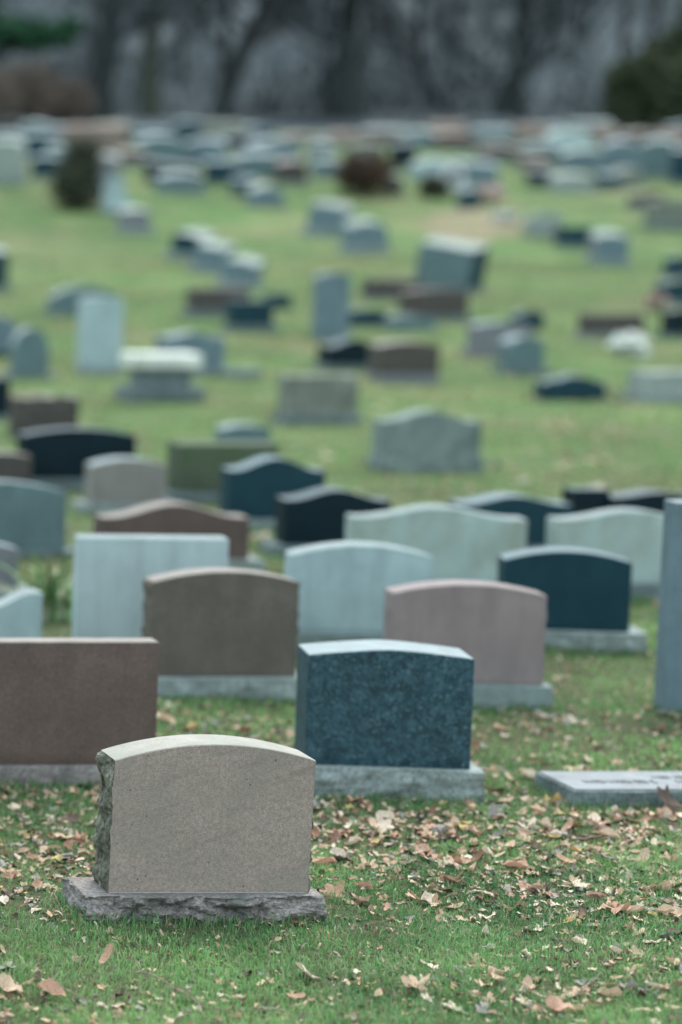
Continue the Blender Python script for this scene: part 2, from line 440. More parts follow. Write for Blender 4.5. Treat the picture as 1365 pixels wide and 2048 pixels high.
stone("dark navy arched gravestone on a rough grey base at the right, behind the rose-pink stone", 1004, 1260, 1102, 1122, 1260, 1304, 'arc', 'navy', 'base_grey', T=.22, yaw=-13, rbase=.014, bright=1283, bleft=990)
stone("tall steel-grey gravestone cut off by the right edge of the view", 1332, 1600, 1008, 1008, 1400, 1432, 'arc', 'steel', None, T=.16, yaw=-4, res=1)
stone("large pale grey gravestone with wavy top behind the pale blue-grey arched one", 702, 1052, 1014, 1036, 1160, 1190, 'serp', 'palegreen', 'base_grey', T=.22, yaw=-8)
stone("pale grey wavy-topped gravestone behind the dark navy one, next to the tall steel-grey", 1110, 1420, 1021, 1040, 1166, 1202, 'serp', 'palegreen', 'base_dark', T=.2, yaw=-6)
stone("red-brown wavy-topped gravestone behind the pale square slab", 205, 500, 1008, 1034, 1118, 1152, 'serp', 'redbrown', 'base_grey', T=.24, yaw=0)
stone("large teal-grey gravestone with rounded shoulder at the left edge beside leafy weeds", -150, 134, 962, 985, 1100, 1122, 'arc', 'teal', 'base_dark', T=.14, yaw=3)
stone("pinkish-grey gravestone cut off by the left edge, in front of the large teal-grey one", -130, 38, 1084, 1098, 1176, 1210, 'arc', 'greyrose', 'base_grey', T=.18)
stone("pale gravestone with scooped top at the left edge, just behind the dark brown wide slab", -190, 86, 1185, 1215, 1300, 1345, 'notch', 'pale2', 'base_grey', T=.17)
stone("wide black gravestone with flat-arched top, third row at the left", 46, 272, 857, 870, 957, 988, 'arc', 'black', 'base_dark', T=.25, yaw=0)
stone("small dark brown gravestone at the left edge in front of the wide black one", -50, 64, 905, 912, 975, 1000, 'arc', 'darkbrown', 'base_dark', T=.22)
stone("rough dark brown block behind the wide black gravestone at the left", 26, 156, 796, 800, 872, 880, 'flat', 'darkbrown', None, T=.25, rtop=.03, rfront=.02)
stone("taupe arched gravestone standing between the wide black stone and the mossy green one", 186, 334, 917, 930, 1006, 1026, 'arc', 'taupe', 'base_grey', T=.26)
stone("mossy green square gravestone left of the dark navy peaked one", 360, 558, 888, 893, 985, 1006, 'flat', 'mossy', 'base_dark', T=.38)
stone("dark navy gravestone with gently peaked top, right in front of the mossy green one", 458, 650, 916, 940, 1038, 1062, 'serp', 'navy', 'base_grey', T=.3, yaw=-4)
stone("dark teal wavy-topped gravestone partly hidden by the large pale grey one", 570, 782, 980, 1000, 1090, 1116, 'serp', 'black', 'base_dark', T=.3, yaw=-5)
stone("dark wavy-topped gravestone showing between the two pale grey wavy ones", 920, 1146, 992, 1008, 1090, 1112, 'serp', 'navy', 'base_dark', T=.3, yaw=-3)
stone("narrow dark flat-topped gravestone behind the pale grey one at the right", 1148, 1222, 978, 978, 1068, 1085, 'flat', 'black', 'base_dark', T=.2)
stone("dark gravestone with low wavy top near the right edge, behind the tall steel-grey one", 1226, 1420, 984, 994, 1070, 1090, 'serp', 'black', 'base_dark', T=.28)
stone("small dark round-topped gravestone behind the mossy green one", 446, 540, 850, 862, 895, 902, 'round', 'teal', None, T=.3)
stone("mottled weathered gravestone with peaked crown, standing alone on the lawn right of centre", 760, 962, 822, 842, 914, 946, 'serp', 'mottled', 'mottled', T=.36, yaw=-7, rbase=.02, bm=.02)
stone("lichen-grey rock block on a dark rough plinth, left of the mottled peaked stone", 578, 718, 752, 758, 830, 850, 'flat', 'rockgrey', 'base_dark', T=.4, rtop=.02, rbase=.02, bm=.06)
stone("brown arched gravestone on a matching base, just right of the dark teal wavy one", 760, 880, 683, 690, 748, 768, 'arc', 'darkbrown', 'greyrose', T=.55, yaw=-3, rbase=.004, bm=.0)
stone("dark teal wavy gravestone touching the brown arched one on its left", 657, 765, 678, 692, 730, 742, 'serp', 'black', 'base_dark', T=.6, yaw=-3)
stone("pale upright stele standing behind the dark teal wavy gravestone", 634, 698, 545, 552, 672, 680, 'arc', 'steel', None, T=.3, name='stele')
stone("tall pale blue tablet left of centre, tallest in its row", 168, 244, 592, 598, 735, 750, 'arc', 'pale2', 'base_grey', T=.42, bm=.02)
stone("dark curved gravestone behind the tall pale blue tablet", 106, 238, 572, 592, 618, 632, 'arc', 'teal', 'base_dark', T=.4)
stone("pale grey gravestone with low wavy top behind the white-capped monument", 328, 450, 664, 674, 738, 752, 'serp', 'steel', 'base_grey', T=.5)
stone("low dark flat marker in the grass right of the white-capped monument", 446, 524, 740, 740, 756, 758, 'flat', 'base_dark', None, T=.5, name='grave_marker')
stone("rounded teal gravestone cut off by the left edge, above the heart-shaped one", -50, 34, 632, 660, 705, 715, 'round', 'steel', 'black', T=.3)
stone("small rounded steel-grey gravestone near the left edge, left of the tall pale tablet", 30, 98, 655, 700, 745, 758, 'round', 'teal', 'base_dark', T=.35)
stone("dark teal gravestone cut off by the left edge, level with the rough brown block", -70, 20, 756, 760, 830, 842, 'flat', 'black', 'base_dark', T=.35)
stone("low dark gravestone with uneven top, alone on the lawn right of centre", 1088, 1214, 752, 765, 796, 803, 'serp', 'navy', 'black', T=.35, rtop=.03, yaw=-4)
stone("grey-rose gravestone behind the small rounded teal one", 954, 1066, 643, 650, 700, 714, 'arc', 'greyrose', 'greyrose', T=.4)
stone("small rounded teal gravestone in front of the grey-rose one", 1022, 1090, 672, 690, 735, 750, 'round', 'teal', 'base_dark', T=.45)
stone("little dark gravestone peeping out behind the grey-rose one", 1034, 1088, 622, 634, 655, 662, 'round', 'navy', None, T=.3)
stone("dark brown flat-topped gravestone behind the white boulder at the right", 1172, 1290, 626, 628, 668, 678, 'flat', 'darkbrown', 'base_grey', T=.3)
stone("pale weathered block at the right edge below the white boulder", 1298, 1420, 745, 750, 790, 806, 'flat', 'palewhite', 'base_grey', T=.6, rtop=.02)
stone("dark gravestone with pale top at the right edge behind the white boulder", 1342, 1420, 618, 622, 668, 678, 'arc', 'black', 'base_dark', T=.35)
stone("dark slate gravestone at the right edge, one row above the dark pale-topped one", 1328, 1420, 560, 566, 600, 612, 'arc', 'navy', 'base_dark', T=.4)
stone("small dark gravestone at the right edge, uppermost of the three dark ones there", 1345, 1400, 512, 516, 548, 556, 'arc', 'navy', 'base_dark', T=.4)
# ---- middle slope
stone("dark grey-brown block on the slope, left of the long dark brown one", 742, 842, 557, 560, 594, 602, 'flat', 'darkbrown', 'base_dark', T=.5)
stone("long dark brown gravestone in front of the big slanting pale-topped one", 818, 938, 578, 582, 632, 645, 'arc', 'darkbrown', 'base_dark', T=.5)
stone("dark teal low gravestone above the dark wavy and brown pair", 692, 776, 618, 622, 648, 655, 'arc', 'navy', 'base_dark', T=.4)
stone("low dark gravestone right above the brown arched one", 784, 872, 630, 634, 656, 662, 'arc', 'teal', 'base_dark', T=.4)
stone("big pale-topped gravestone turned aslant with a dark end, upper middle of the slope", 812, 940, 486, 490, 566, 584, 'flat', 'teal', 'base_dark', T=.6, yaw=-48, mats=[M['teal'], M['navy'], M['palewhite']])
stone("blocky dark gravestone with slanting pale top, first of the diagonal row left of centre", 330, 400, 462, 468, 505, 520, 'arc', 'navy', 'base_grey', T=.6, yaw=-46, mats=[M['navy'], M['steel'], M['palewhite']])
stone("grey block gravestone second in the diagonal row left of centre", 376, 446, 488, 494, 535, 548, 'flat', 'steel', 'base_grey', T=.5, yaw=-42, mats=[M['steel'], M['steel'], M['palewhite']])
stone("pale-capped grey gravestone at the lower end of the diagonal row left of centre", 434, 508, 516, 522, 562, 576, 'arc', 'steel', 'base_grey', T=.5, yaw=-36, mats=[M['steel'], M['steel'], M['palewhite']])
stone("brownish gravestone on a dark plinth below the diagonal row", 388, 500, 575, 580, 620, 636, 'flat', 'darkbrown', 'base_dark', T=.5)
stone("dark teal block right below the brownish gravestone of the left slope", 466, 548, 600, 604, 650, 664, 'flat', 'navy', 'base_dark', T=.4)
stone("little dark gravestone at the right end of the dark teal block", 536, 582, 588, 592, 612, 618, 'flat', 'navy', None, T=.3)
stone("pale rock-topped double gravestone on the upper slope, left of the rounded pale one", 602, 692, 406, 410, 458, 474, 'arc', 'steel', 'base_grey', T=.6, yaw=-30, mats=[M['steel'], M['navy'], M['palewhite']], rtop=.03)
stone("rounded pale gravestone on the upper slope, above the big aslant stone", 702, 776, 440, 456, 492, 508, 'round', 'steel', 'base_grey', T=.6, mats=[M['steel'], M['steel'], M['palewhite']])
stone("small grey gravestone with pale cap on the upper slope, left of the brown shrub", 508, 568, 368, 380, 404, 416, 'arc', 'steel', 'base_dark', T=.7, mats=[M['steel'], M['steel'], M['palewhite']])
stone("pale blocky gravestone on the upper slope right beside the bare earth", 1062, 1126, 424, 430, 462, 474, 'arc', 'palewhite', 'base_dark', T=.6, yaw=-10)
stone("small dark square gravestone between two pale ones on the upper right slope", 1132, 1186, 452, 456, 488, 498, 'flat', 'navy', 'base_dark', T=.6)
stone("pale-topped leaning gravestone at the right of the upper slope trio", 1192, 1258, 464, 472, 518, 532, 'round', 'steel', 'base_grey', T=.8, yaw=-12, mats=[M['steel'], M['greyrose'], M['palewhite']])
stone("dark gravestone with pale cap at the left edge of the upper slope", -60, 16, 500, 504, 570, 584, 'flat', 'navy', 'base_dark', T=.5, mats=[M['navy'], M['navy'], M['palewhite']])
stone("pale gravestone right of the dark upright shrub", 196, 250, 352, 358, 392, 400, 'arc', 'pale2', 'base_dark', T=.5)
stone("grey-blue gravestone just below the pale one by the upright shrub", 212, 262, 388, 394, 420, 430, 'arc', 'pale2', 'base_dark', T=.5)
stone("pale-capped gravestone lowest of the three right of the upright shrub", 246, 302, 415, 420, 456, 468, 'arc', 'greyrose', 'base_grey', T=.6, mats=[M['greyrose'], M['greyrose'], M['palewhite']])
stone("dark gravestone with a light face at the right edge above the lawn", 1278, 1332, 384, 390, 408, 420, 'arc', 'darkbrown', 'base_dark', T=.6)
stone("mossy brown gravestone at the right edge beside the dark one above the lawn", 1318, 1390, 398, 404, 448, 460, 'round', 'rockgrey', 'base_dark', T=.8)
# ---- crowded top rows under the wood
FAR = [
 ("pale marble gravestone at the left edge of the crowded top rows", -30, 46, 278, 290, 368, 'round', 'palewhite'),
 ("dark teal gravestone behind the pale marble one at the upper left", 36, 104, 268, 274, 318, 'flat', 'navy'),
 ("dark gravestone in front of the dark teal one at the upper left", 62, 120, 310, 316, 360, 'arc', 'navy'),
 ("teal-grey gravestone left of the upright shrub in the top rows", 96, 150, 290, 298, 345, 'flat', 'teal'),
 ("broad tan monument block behind the upright shrub", 128, 254, 250, 256, 318, 'flat', 'tan'),
 ("grey gravestone right below the tan monument block", 172, 236, 308, 316, 358, 'arc', 'greyrose'),
 ("dark low stone right of the tan monument block", 232, 292, 300, 304, 334, 'flat', 'darkbrown'),
 ("long teal-grey gravestone in the top row below the greenish trunk", 276, 372, 270, 278, 330, 'arc', 'teal'),
 ("wide teal gravestone next right of the long teal-grey one in the top row", 366, 452, 276, 286, 332, 'arc', 'steel'),
 ("very dark slanting gravestone in front of the top-row teal pair", 290, 398, 318, 332, 368, 'slant', 'black'),
 ("low grey-teal gravestone below the very dark slanting one", 322, 410, 345, 352, 388, 'arc', 'teal'),
 ("dark teal gravestone right of the low grey-teal one", 408, 486, 320, 328, 370, 'flat', 'navy'),
 ("pale flat stone at the back below the leaning dark trunk", 434, 500, 250, 254, 284, 'flat', 'taupe'),
 ("black wide gravestone right of the pale flat back stone", 444, 536, 268, 276, 304, 'arc', 'black'),
 ("pale blue gravestone in the top row left of the dark purple one", 504, 602, 276, 288, 338, 'arc', 'steel'),
 ("teal gravestone below the black wide one of the top rows", 470, 548, 306, 312, 356, 'flat', 'teal'),
 ("dark purple-brown gravestone right of the pale blue one", 562, 616, 318, 326, 372, 'round', 'darkbrown'),
 ("low grey gravestone left of the round brown shrub", 622, 680, 316, 322, 358, 'arc', 'steel'),
 ("small tan stone with reddish top at the back, centre", 664, 724, 262, 268, 296, 'round', 'tan'),
 ("grey gravestone behind the round brown shrub", 700, 768, 284, 290, 330, 'arc', 'rockgrey'),
 ("pale wide gravestone at the back right of the small tan stone", 728, 808, 256, 262, 292, 'flat', 'taupe'),
 ("pale teal gravestone at the back next to the pale wide one", 802, 872, 258, 264, 298, 'arc', 'steel'),
 ("dark navy upright gravestone right of the round brown shrub", 780, 834, 286, 292, 340, 'flat', 'black'),
 ("blue-grey small gravestone at the foot of the round brown shrub", 772, 806, 348, 352, 390, 'arc', 'steel'),
 ("red-brown wide gravestone in the back row right of centre", 870, 950, 262, 268, 304, 'arc', 'redbrown'),
 ("pale blue wide gravestone below the red-brown one", 828, 914, 316, 326, 362, 'arc', 'pale2'),
 ("second pale blue gravestone touching the wide one on its right", 906, 996, 318, 328, 372, 'slant', 'steel'),
 ("teal gravestone in the back row right of the red-brown one", 946, 1022, 256, 262, 302, 'flat', 'teal'),
 ("brown low gravestone below the back-row teal one", 960, 1040, 288, 294, 326, 'arc', 'darkbrown'),
 ("mossy stone beside the wreath, below the pale blue pair", 848, 902, 350, 360, 392, 'round', 'mossy'),
 ("tan gravestone in the back row left of the long pale monument", 1032, 1098, 250, 256, 290, 'flat', 'tan'),
 ("dark teal gravestone below the back-row tan one", 1040, 1122, 284, 292, 328, 'arc', 'teal'),
 ("red-tinted small gravestone below the dark teal one of the right back rows", 1046, 1102, 312, 318, 342, 'flat', 'redbrown'),
 ("long pale monument in the back row at the right", 1098, 1186, 258, 268, 312, 'arc', 'pale2'),
 ("tan-topped gravestone behind the long pale monument", 1160, 1236, 252, 258, 292, 'flat', 'tan'),
 ("broad pale blue gravestone in front of the long pale monument", 1128, 1218, 296, 306, 342, 'arc', 'steel'),
 ("tall pale blue gravestone at the right end of the pale group", 1212, 1282, 278, 288, 342, 'arc', 'steel'),
 ("very dark square gravestone left of the pale low one on the right slope", 1062, 1114, 340, 344, 376, 'flat', 'black'),
 ("pale low gravestone between two dark ones on the right slope", 1112, 1192, 346, 352, 386, 'arc', 'palewhite'),
 ("dark blue square gravestone right of the pale low one on the right slope", 1200, 1244, 346, 350, 380, 'flat', 'navy'),
 ("tall dark teal gravestone at the right edge of the crowded rows", 1284, 1352, 276, 284, 358, 'arc', 'teal'),
 ("teal gravestone cut off at the right edge of the crowded rows", 1344, 1420, 296, 304, 368, 'flat', 'navy'),
 ("dark teal gravestone between the pale blue one and the round brown shrub", 614, 668, 284, 290, 328, 'arc', 'teal'),
 ("grey gravestone between the blue square one and the right edge rows", 1240, 1288, 336, 342, 374, 'arc', 'rockgrey'),
 ("dark slim gravestone standing beside the bare earth patch", 922, 962, 376, 384, 424, 'round', 'navy'),
 ("dark low gravestone left of the small grey pale-capped one", 462, 512, 356, 362, 392, 'flat', 'navy'),
 ("low steel-grey gravestone left of the grey-green right edge stones", 1252, 1300, 300, 306, 340, 'flat', 'steel'),
 ("pale tan gravestone far at the back above the right edge stones", 1318, 1380, 262, 268, 300, 'flat', 'tan'),
]
for i, (lb, x0, x1, yt, yc, yg, st, mt) in enumerate(FAR):
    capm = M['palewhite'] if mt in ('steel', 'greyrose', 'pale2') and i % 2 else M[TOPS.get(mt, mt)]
    stone(lb, x0, x1, yt, yc, yg - 8, yg, st, mt, 'base_dark' if i % 2 else 'base_grey', T=.45 + .2 * random.random(), yaw=random.uniform(-22, 4), res=0,
          rbase=0.01, group='gravestones crowded in the top rows', mats=[M[mt], M[mt], capm])

rb = random.Random(31)
ORD = ['first', 'second', 'third', 'fourth', 'fifth', 'sixth', 'seventh', 'eighth', 'ninth', 'tenth', 'eleventh', 'twelfth', 'thirteenth', 'fourteenth', 'fifteenth', 'sixteenth', 'seventeenth', 'eighteenth', 'nineteenth', 'twentieth']
xx = -10
for k in range(20):
    wd = rb.uniform(50, 84); mt = rb.choice(['teal', 'steel', 'teal', 'tan', 'redbrown', 'rockgrey', 'navy', 'steel', 'greyrose', 'navy', 'taupe'])
    word = dict(teal='teal', steel='steel-grey', pale2='pale blue', tan='tan', redbrown='red-brown', rockgrey='rough grey', navy='dark blue', taupe='taupe', greyrose='grey-rose', palewhite='pale')[mt]
    yt = rb.uniform(238, 270); yg = rb.uniform(278, 292)
    stone(f"{word} gravestone in the hindmost row against the wood, {ORD[k]} from its left end", xx, xx + wd, yt, yt + 5, yg - 6, yg, rb.choice(['flat', 'arc', 'serp']), mt, 'base_dark', T=.5, yaw=rb.uniform(-20, 5), res=0, group='gravestones crowded in the top rows', mats=[M[mt], M[mt], M[TOPS.get(mt, mt)]])
    xx += wd + rb.uniform(-4, 20)
# ---- flat lettered marker at the right
def flat_marker():
    pc, s = hit(1345, 1618)
    W, D, Hh = 1.02, .40, .075
    x_left = 1146
    e = empty('flat_grave_marker', (hit(x_left, 1618)[0].x + W / 2, pc.y, pc.z), math.radians(0))
    tag(e, "low flat grave marker with worn dark lettering, lying in the leaves at the right edge", 'grave marker')
    slab(e, 'slab', W, Hh + .05, Hh + .05, D, 'flat', M['base_dark'], .004, 2, -.05, 3, rock_front=.006)
    # polished plate with bevelled rim lying on the slab
    rim = slab(e, 'plate', W - .024, .008, .008, D - .03, 'flat', M['platestone'], 0, 1, Hh - .0005, 0, y0=.015, bevel=.003)
    # worn engraved lines: unreadable at this blur, dark cuts in the stone
    V = []; Fc = []; rr = random.Random(4)
    for (xa, xb, yy, hh) in ((-.40, -.10, .13, .055), (.0, .34, .13, .055), (-.06, .30, .23, .04)):
        x = xa
        while x < xb:
            wd = rr.uniform(.010, .022); k = len(V)
            kind = rr.random()
            strokes = [(x, x + .006, yy, yy + hh)]
            if kind > .3: strokes.append((x + .0065, x + wd, yy + hh - .010, yy + hh))
            if kind > .5: strokes.append((x + .0065, x + wd, yy, yy + .010))
            for (a, b, c, d) in strokes:
                k = len(V); z = Hh + .0079
                V += [(a, c, z), (b, c, z), (b, d, z), (a, d, z), (a, c, z + .002), (b, c, z + .002), (b, d, z + .002), (a, d, z + .002)]
                Fc += [(k + 4, k + 5, k + 6, k + 7), (k, k + 1, k + 5, k + 4), (k + 1, k + 2, k + 6, k + 5), (k + 2, k + 3, k + 7, k + 6), (k + 3, k, k + 4, k + 7)]
            x += wd + .006
    mesh_obj('inscription', V, Fc, M['darkcut'], e)
    FOOT.append((e.location.x, e.location.y, 0, W / 2 + .01, -.01, D + .01))
M['platestone'] = granite('polished_grey_plate', (.17, .19, .20), 200, .2, .25, .6, .3)
M['darkcut'] = granite('dark_cut_lettering', (.035, .05, .06), 200, .2, .1, .7)
flat_marker()

# ---- white-capped monument
def capped():
    pc, s = hit(335, 806)
    e = empty('capped_monument', pc, 0)
    tag(e, "low grey monument with a thick white cap slab and wide dark foot, left of centre", 'monument')
    def blk(nm, x0, x1, ya, yb, T, m, y0, **k):
        W = (x1 - x0) / s; h = (yb - ya) / s
        o = slab(e, nm, W, h, h, T, 'flat', M[m], 0, 1, (800 - yb) / s + .02, 5, y0=y0, bevel=.02, **k); o.location.x = ((x0 + x1) / 2 - 335) / s
    blk('foot', 262, 410, 772, 806, .80, 'base_dark', 0, rock_front=.03)
    blk('shaft', 284, 388, 733, 772, .5, 'base_dark', .15)
    blk('cap', 268, 405, 706, 733, .75, 'white', .03)
capped()

# ---- white boulder
def blob(name, label, cat, px, py, wpx, hpx, m, amp=.2, n=4, group=None):
    import bmesh
    pc, s = hit(px, py)
    bm = bmesh.new(); bmesh.ops.create_icosphere(bm, subdivisions=n, radius=1)
    for v in bm.verts:
        k = 1 + amp * noise.fractal(v.co * 1.6 + Vector((px, 0, 0)), .9, 2, 4)
        v.co = Vector((v.co.x * wpx / s / 2, v.co.y * wpx / s / 2.4, v.co.z * hpx / s / 1.75)) * k + Vector((0, 0, hpx / s / 2.4))
    me = bpy.data.meshes.new(name); bm.to_mesh(me); bm.free(); me.materials.append(m)
    me.polygons.foreach_set("use_smooth", np.ones(len(me.polygons), dtype=bool))
    o = bpy.data.objects.new(name, me); COL.objects.link(o); o.location = pc
    return tag(o, label, cat, group)
blob('white_boulder', "rounded white rock sitting in the grass in front of the dark brown flat-topped stone", 'rock', 1266, 712, 62, 42, M['white'], 1.1)

# ------------------------------------------------------------------ fresh earth mound, wreath and flowers
t = NT('bare_earth'); M['earth'] = t.out(t.mix(t.ramp(t.noise(9, 5, .7), (.42, 0.0), (.55, 1.0)), (.24, .175, .130), (.10, .125, .06)), .95, .1)
def mound():
    pc, s = hit(945, 448); n = 40; V = []; Fc = []
    rx, ry = 105 / s, 4.6
    for i in range(n + 1):
        for j in range(n + 1):
            a, b = i / n * 2 - 1, j / n * 2 - 1
            r = math.hypot(a, b) * (1 + .9 * noise.noise(Vector((a * 2.3, b * 2.3, 1))))
            y = pc.y + b * ry; x = pc.x + a * rx + b * ry * (945 - PX) / F
            h = .16 * max(0, 1 - r * r) - .05 * (r > .98) + .04 * noise.noise(Vector((x * 2, y * 2, 0)))
            V.append((x, y, float(gz(x, y)) + h - (.06 if r > 1 else 0)))
    for i in range(n):
        for j in range(n):
            k = i * (n + 1) + j; Fc.append((k, k + n + 1, k + n + 2, k + 1))
    o = mesh_obj('earth_mound', V, Fc, M['earth'], None, True)
    tag(o, "bare tan earth of a fresh grave on the upper slope right of centre", 'grave')
mound()
def leafcloud(centers, size, rad_fn, seed, n, asp=.5, flat=.0):
    """n small leaf quads spread through the volumes given by centers (c, rx, ry, rz)."""
    r = np.random.default_rng(seed)
    wts = np.array([c[1] * c[2] * c[3] for c in centers]); wts /= wts.sum()
    ch = r.choice(len(centers), n, p=wts)
    d = r.normal(size=(n, 3)); d /= np.linalg.norm(d, axis=1)[:, None]
    rr = r.random(n) ** .45
    rr *= 1 + .22 * np.sin(d[:, 0] * 7 + seed) * np.cos(d[:, 1] * 6) + .15 * np.sin(d[:, 2] * 11 + d[:, 0] * 5)
    C = np.array([[*c[0]] for c in centers])[ch]; R = np.array([[c[1], c[2], c[3]] for c in centers])[ch]
    P = C + d * rr[:, None] * R
    u = r.normal(size=(n, 3)); u /= np.linalg.norm(u, axis=1)[:, None]
    v = np.cross(u, r.normal(size=(n, 3))); v /= np.linalg.norm(v, axis=1)[:, None]
    sz = size * (.6 + .8 * r.random(n))[:, None]
    V = np.stack([P - u * sz, P + v * sz * asp, P + u * sz, P - v * sz * asp], 1).reshape(-1, 3)
    Q = np.arange(n * 4).reshape(n, 4)
    return V, Q
def np_mesh(name, V, Q, mat, parent=None, colors=None, smooth=False):
    me = bpy.data.meshes.new(name)
    k = Q.shape[1]
    me.vertices.add(len(V)); me.vertices.foreach_set("co", np.ascontiguousarray(V, dtype=np.float32).ravel())
    me.loops.add(Q.size); me.loops.foreach_set("vertex_index", Q.ravel().astype(np.int32))
    me.polygons.add(len(Q)); me.polygons.foreach_set("loop_start", (np.arange(len(Q)) * k).astype(np.int32))
    if smooth: me.polygons.foreach_set("use_smooth", np.ones(len(Q), dtype=bool))
    me.update(calc_edges=True)
    if colors is not None:
        a = me.color_attributes.new("tint", 'FLOAT_COLOR', 'POINT')
        a.data.foreach_set("color", np.ascontiguousarray(np.concatenate([colors, np.ones((len(colors), 1))], 1), dtype=np.float32).ravel())
    me.materials.append(mat)
    o = bpy.data.objects.new(name, me); COL.objects.link(o)
    if parent: o.parent = parent
    return o
def leafmat(name, c1, c2, scale=2.0, rough=.7):
    t = NT(name)
    col = t.ramp(t.noise(scale, 3, .6), (.35, c1), (.65, c2))
    return t.out(col, rough, .2)
M['bark'] = granite('dark_bark', (.020, .026, .025), 12, .35, .35, .95)
M['barkgreen'] = granite('greenish_bark', (.048, .058, .043), 12, .35, .35, .95)
M['twig'] = granite('grey_twigs', (.125, .148, .156), 8, .3, .3, .95)
M['twigdark'] = granite('dark_twigs', (.045, .056, .060), 8, .3, .3, .95)
M['needle'] = leafmat('dark_evergreen_needles', (.012, .045, .024), (.030, .105, .050))
M['needle2'] = leafmat('olive_evergreen_needles', (.018, .032, .016), (.070, .085, .042))
M['shrubgreen'] = leafmat('dark_conifer_foliage', (.020, .030, .018), (.072, .080, .050))
M['shrubbrown'] = leafmat('rusty_brown_foliage', (.035, .022, .016), (.085, .055, .036))
M['browntwig'] = leafmat('brown_bush_twigs', (.10, .080, .065), (.18, .145, .12))
M['weed'] = leafmat('weed_leaves', (.07, .16, .06), (.22, .34, .16), 5)
M['petalpink'] = leafmat('faded_pink_petals', (.50, .34, .32), (.62, .50, .46), 9)
M['petalpale'] = leafmat('pale_grey_petals', (.40, .42, .42), (.55, .55, .55), 9)

def tube(V, Fc, pts, rads, sides):
    base = None
    for i, (p, r) in enumerate(zip(pts, rads)):
        d = (pts[min(i + 1, len(pts) - 1)] - pts[max(i - 1, 0)]).normalized()
        a = d.orthogonal().normalized(); b = d.cross(a)
        if i and prev is not None:
            a = (prev - d * prev.dot(d)).normalized(); b = d.cross(a)
        prev = a
        k = len(V)
        for q in range(sides):
            an = 2 * math.pi * q / sides
            V.append(p + a * (math.cos(an) * r) + b * (math.sin(an) * r))
        if base is not None:
            for q in range(sides):
                Fc.append((base + q, base + (q + 1) % sides, k + (q + 1) % sides, k + q))
        base = k
def shrub(name, label, px, py, wpx, hpx, m, seed, n=2600, shape='round', cat='shrub'):
    pc, s = hit(px, py); e = empty(name, pc); tag(e, label, cat)
    Wd, Ht = wpx / s / 2, hpx / s
    if shape == 'cone': cs = [((0, 0, Ht * .25), Wd, Wd, Ht * .27), ((0, 0, Ht * .5), Wd * .95, Wd * .9, Ht * .27), ((.1, 0, Ht * .78), Wd * .8, Wd * .7, Ht * .22)]
    else: cs = [((0, 0, Ht * .45), Wd, Wd, Ht * .46), ((Wd * .3, 0, Ht * .65), Wd * .6, Wd * .6, Ht * .36), ((-Wd * .35, .1, Ht * .5), Wd * .6, Wd * .6, Ht * .4)]
    rq = random.Random(seed * 7)
    for _ in range(7):
        a = rq.uniform(0, 6.28); hz = rq.uniform(.2, .85); kk = (1.1 - hz) if shape == 'cone' else .9
        cs.append(((math.cos(a) * Wd * kk, math.sin(a) * Wd * kk, Ht * hz), Wd * rq.uniform(.2, .42), Wd * .3, Ht * rq.uniform(.1, .2)))
    V, Q = leafcloud(cs, .06, None, seed, n)
    np_mesh('foliage', V, Q, m, e)
    V = []; Fc = []; r = random.Random(seed)
    for _ in range(14):
        a = r.uniform(0, 6.28); q = Vector((math.cos(a) * Wd * .6, math.sin(a) * Wd * .6, Ht * r.uniform(.5, .9)))
        tube(V, Fc, [Vector((0, 0, -.05)), q * .5 + Vector((0, 0, .08)), q], [.035, .02, .006], 5)
    mesh_obj('stems', V, Fc, M['bark'], e)
    return e
shrub('upright_shrub', "dark green upright shrub at the upper left, below the leaning trunk", 156, 418, 104, 150, M['shrubgreen'], 3, 6500, 'cone')
shrub('brown_shrub', "round rusty brown shrub on the upper slope at the centre", 730, 392, 118, 92, M['shrubbrown'], 5, 4200)
shrub('small_shrub', "small olive shrub beside the wreath on the upper slope", 868, 396, 56, 50, M['shrubgreen'], 6, 1200)
def wreath():
    pc, s = hit(905, 398); e = empty('wreath_stand', pc); tag(e, "pale round wreath on a dark tripod stand above the bare earth", 'wreath')
    V = []; Fc = []; R = .28; c = Vector((0, 0, .62)); pts = [c + Vector((math.cos(a) * R, .02 * math.sin(3 * a), math.sin(a) * R)) for a in np.linspace(0, 2 * math.pi, 25)]
    tube(V, Fc, pts, [.07 + .015 * math.sin(i * 2.3) for i in range(25)], 8)
    mesh_obj('ring', V, Fc, M['petalpale'], e, True)
    for a in (-.3, .3, 0):
        V = []; Fc = []; tube(V, Fc, [Vector((a, -.1 if a else .3, 0)), Vector((0, .08, .95))], [.02, .015], 6); mesh_obj('leg', V, Fc, M['bark'], e)
wreath()
def bouquet(label, px, py, wpx, hpx, m, seed):
    pc, s = hit(px, py); e = empty('flower_bunch', pc); tag(e, label, 'flowers', 'flower bunches left at graves')
    R = wpx / s / 2; Ht = hpx / s
    V, Q = leafcloud([((0, 0, Ht * .65), R, R, Ht * .4)], .06, None, seed, 700, .8); np_mesh('blossoms', V, Q, m, e)
    V, Q = leafcloud([((0, 0, Ht * .3), R * .8, R * .8, Ht * .3)], .07, None, seed + 1, 300, .3); np_mesh('leaves', V, Q, M['weed'], e)
bouquet("bunch of faded pink flowers above the bare earth, right of the wreath", 982, 408, 52, 34, M['petalpink'], 1)
bouquet("bunch of pale flowers lying on the bare earth patch", 1010, 452, 50, 26, M['petalpale'], 2)
bouquet("pinkish flowers beside the dark brown stone near the right edge", 1312, 622, 34, 30, M['petalpink'], 3)

